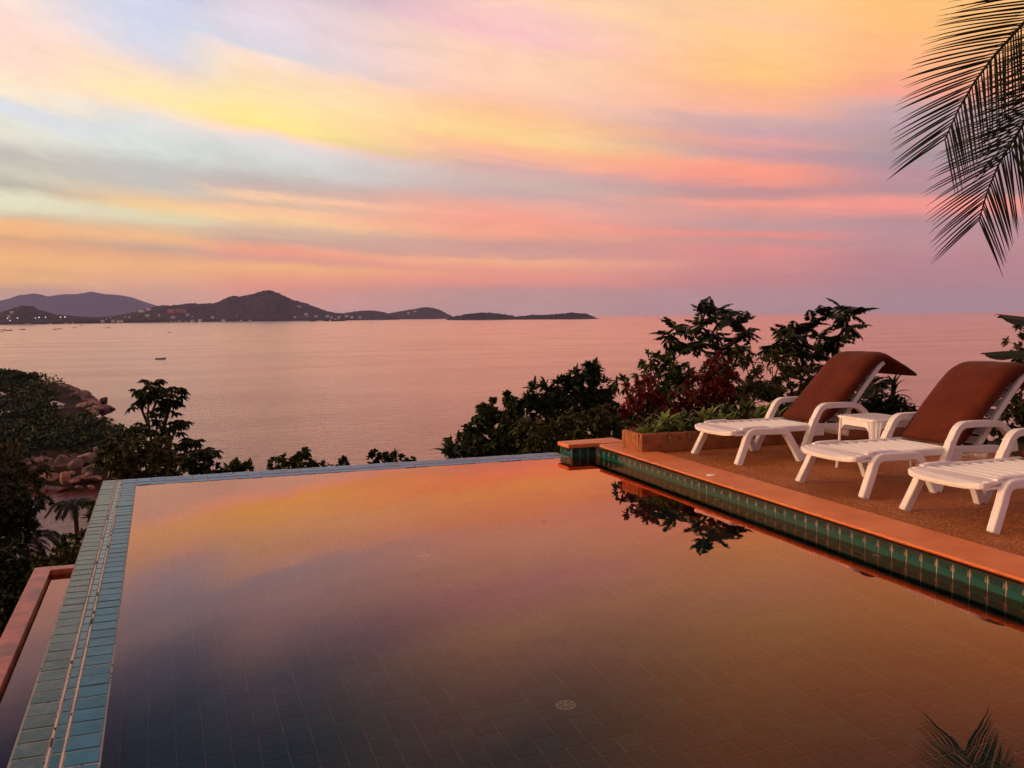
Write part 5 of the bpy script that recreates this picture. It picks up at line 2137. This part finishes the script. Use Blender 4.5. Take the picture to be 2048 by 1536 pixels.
# ================================================================== FAR SHORE
rng = np.random.default_rng(31)
HOUSES = [(240, 643, 11, 4, 0), (226, 641, 6, 3, 1), (205, 642, 7, 3, 0), (295, 630.5, 7, 3, 0), (318, 630, 4, 3, 0), (283, 621.5, 10, 3, 0), (297, 618, 8, 3, 0), (342, 622, 12, 6, 1), (358, 621, 9, 4, 1), (368, 622, 10, 4, 1),
          (375, 629, 6, 3, 0), (385, 641, 7, 3, 1), (346, 634, 8, 3, 0), (400, 640, 6, 3, 0), (425, 634, 5, 3, 0), (447, 640, 6, 3, 1), (538, 611, 5, 3, 0), (545, 620, 9, 5, 1), (556, 617, 7, 6, 0), (564, 622, 10, 5, 1),
          (598, 613, 7, 3, 0), (612, 628, 6, 3, 0), (632, 632, 6, 3, 0), (655, 632, 6, 3, 0), (663, 634, 5, 3, 1), (678, 634, 5, 3, 0), (693, 632, 7, 3, 0), (704, 634, 5, 3, 0), (590, 634, 5, 3, 0), (500, 641, 5, 3, 1),
          (24, 624, 6, 3, 0), (18, 632, 5, 3, 0), (55, 648, 8, 3, 1), (133, 647, 7, 3, 1), (830, 622, 5, 2, 1), (817, 626, 5, 2, 0), (720, 634, 5, 3, 0)]


def zone(px, py):
    if px < 170:
        return 'on or below the small round hill at the far left'
    if px < 275:
        return 'on the shore in the gap between the two hills'
    if px < 335:
        return 'on the low left shoulder of the big hill' if py < 632 else 'at the foot of the left shoulder of the big hill'
    if px < 450:
        return 'halfway up the left flank of the big hill' if py < 632 else 'on the shore under the left flank of the big hill'
    if px < 600:
        return 'on the slope under the pointed summit' if py < 630 else 'on the shore under the pointed summit'
    if px < 800:
        return 'on the low ridge near the wooded point'
    return 'on the last hill before the wooded island'


for (px, py, w, h, red) in HOUSES:
    d = COAST_D(px) - 25 if py > 638 else COAST_D(px) + (640 - py) * 38
    if px > 800:
        d = 12750
    d -= 60
    p = at(px, py + h / 2, d)
    ww, hh = w / 1900 * d, h / 1900 * d
    mb = MB()
    mb.box(-ww / 2, ww / 2, -ww * .3, ww * .3, -8, hh * .62)
    rf = [(-ww * .55, -ww * .35, hh * .62), (ww * .55, -ww * .35, hh * .62), (ww * .55, ww * .35, hh * .62), (-ww * .55, ww * .35, hh * .62), (-ww * .5, 0, hh), (ww * .5, 0, hh)]
    mb.add(rf, [(3, 2, 1, 0), (0, 1, 5, 4), (2, 3, 4, 5), (1, 2, 5), (3, 0, 4)])
    o = obj('far_house', mb.data('far_house', [M['wall_white'], M['roof_red']]), None, tuple(p), (0, 0, R(-px * .03) + rng.uniform(-.4, .4)))
    if red:
        for i, pl_ in enumerate(o.data.polygons):
            pl_.material_index = 1 if i > 5 or w > 8 else 0
    tag(o, ('tiny reddish house ' if red else 'tiny pale house ') + zone(px, py), 'house', 'houses on the far shore')

sph = bpy.data.meshes.new('lamp')
bm = bmesh.new()
bmesh.ops.create_icosphere(bm, subdivisions=1, radius=1.0)
bm.to_mesh(sph)
bm.free()
lamp_w = sph
lamp_w.materials.append(M['lamp_white'])
lamp_o = sph.copy()
lamp_o.materials.clear()
lamp_o.materials.append(M['lamp_warm'])
LAMPS = [(15, 636.5, 1, 0), (35, 636, 1, 0), (20, 641, .9, 0), (71, 636, .9, 0), (78, 634.6, 1, 0), (91, 634.5, 1, 0), (121, 634.2, 1, 0), (130, 634, 1.1, 0), (100, 647.5, .8, 1), (145, 646, .7, 1), (213, 638, .6, 1),
         (221, 635, .6, 1), (259, 634.4, .9, 1), (250, 634, .6, 1), (342, 642.5, .6, 1), (350, 643, .6, 1), (356, 642.5, .6, 1), (360, 642, .5, 0), (372, 642.5, .6, 1), (398, 642.8, .6, 1), (384, 633, .5, 0), (473, 632, .4, 1), (482, 641.5, .7, 1),
         (660, 640.6, .7, 1), (670, 638.8, .6, 1), (676, 638.8, .5, 1), (615, 633, .4, 0)]
for (px, py, s, o_) in LAMPS:
    d = COAST_D(px) - 120
    if px > 610:
        d = 8380 if py > 638 else d
    p = at(px, py, d)
    r = 4.0 * s * d / 7000
    o = obj('shore_lamp', lamp_o if o_ else lamp_w, None, tuple(p), None, r)
    tag(o, ('tiny warm light glowing ' if o_ else 'tiny white light shining ') + zone(px, py), 'lamp', 'warm lights on the far shore' if o_ else 'white lights on the far shore')


def hull(mb, L, Wd, H, bow=.6):
    v, f = [], []
    n = 11
    for i in range(n):
        t = i / (n - 1)
        x = (t - .5) * L
        w = Wd / 2 * (1 - abs(2 * t - 1) ** 2.6) + .04
        top = H * (1 + bow * max(0, (t - .55) / .45) ** 2 * 1.6 + .35 * max(0, (.2 - t) / .2) ** 2)
        v += [(x, -w, top), (x, -w * .55, -.3), (x, w * .55, -.3), (x, w, top), (x, w * .8, top - .18 * H), (x, -w * .8, top - .18 * H)]
    for i in range(n - 1):
        for k in range(6):
            k2 = (k + 1) % 6
            f.append((i * 6 + k, i * 6 + k2, (i + 1) * 6 + k2, (i + 1) * 6 + k))
    f.append((5, 4, 3, 2, 1, 0))
    f.append(tuple((n - 1) * 6 + k for k in range(6)))
    return mb.add(v, f)


def boat(label, px, py, Lpx, white=False, canopy=True, mast=0.0, flip=1, group='boats anchored in the bay'):
    d = (HW - SEA) * FPX / max(4.0, (py - hor(px)))
    p = at(px, py, d)
    p = onz(px, py, SEA) if py - hor(px) > 6 else p
    L = Lpx / 1900 * d
    t = thing('boat', label, 'boat', (p[0], p[1], SEA), R(-(20.4 + (px - 1024) / 1900 * 57.3)) + (0 if flip > 0 else math.pi), group)
    hull(MB(), L, L * .20, L * .10).build('hull', M['boat_white'] if white else M['boat_dark'], t)
    if canopy:
        c = MB()
        strip_solid(c, [(-L * .30, L * .235), (-L * .05, L * .25), (L * .16, L * .235)], L * .012, -L * .085, L * .085)
        c.build('canopy', M['boat_white'] if not white else M['boat_dark'], t)
        for x in (-L * .28, -L * .06, L * .14):
            pm = MB()
            for s in (-1, 1):
                pm.box(x - L * .008, x + L * .008, s * L * .078 - L * .006, s * L * .078 + L * .006, L * .05, L * .236)
            pm.build('posts', M['boat_dark'], t)
    if mast > 0:
        MB().tube([(0, 0, 0), (0, 0, L * mast)], [L * .016, L * .008], 5).build('mast', M['boat_dark'], t)
    return t


boat('dark longtail boat with a raised bow and a pale canopy, alone out on the bay', 321, 718.5, 20)
boat('small white boat moored furthest left near the far beach', 4, 660.5, 12, canopy=False)
boat('dark low boat at the left picture edge, closest to the beach lamps', 3, 664, 8, canopy=False)
boat('dark longtail boat with a cabin roof near the left picture edge', 17, 661.5, 13)
boat('dark boat second in the row anchored off the far beach', 45, 659.5, 11)
boat('pale sailing boat with a tall mast off the far beach', 110, 659, 9, mast=1.3)
boat('small boat lying right of the sailing boat', 119, 657.8, 8, canopy=False)
boat('dark boat with a wheelhouse in front of the low dark shore', 149, 656, 7)
boat('white motor boat close to the far beach', 163, 651, 9, white=True)
boat('pale boat anchored alone right of the motor boat', 216, 656, 8, mast=.8)
boat('tiny pale dinghy between the sailing boat and the longtail boats', 81, 656.5, 4, white=True, canopy=False)
boat('small dark boat in the middle of the far bay', 339, 665.3, 7)
boat('small dark boat right of the middle of the far bay', 428, 656.8, 4)
boat('tiny pale boat on the open water of the far bay', 468, 650, 4, white=True, canopy=False)
boat('tiny dark boat below the wooded point', 743, 645, 5, canopy=False)
bp = onz(292.5, 662, SEA)
bu = thing('buoy', 'thin channel marker standing in the far bay', 'buoy', tuple(bp))
MB().tube([(0, 0, -1), (0, 0, 1.5), (0, 0, 1.6), (0, 0, 8)], [1.4, 1.2, .4, .25], 8).build('float', M['boat_dark'], bu)
MB().tube([(0, 0, 8), (0, 0, 9.5)], [.8, .1], 6).build('top_mark', M['boat_dark'], bu)
ma = at(671, 628, COAST_D(671) + 200)
mast = thing('radio_mast', 'thin radio mast on the low ridge behind the wooded point', 'mast', tuple(ma))
mh = 14 / 1900 * (COAST_D(671) + 200)
MB().tube([(0, 0, -10), (0, 0, mh)], [1.6, .8], 5).build('pole', M['boat_dark'], mast)
MB().tube([(-2.5, 0, mh * .8), (2.5, 0, mh * .8)], .5, 4).build('cross_arm', M['boat_dark'], mast)
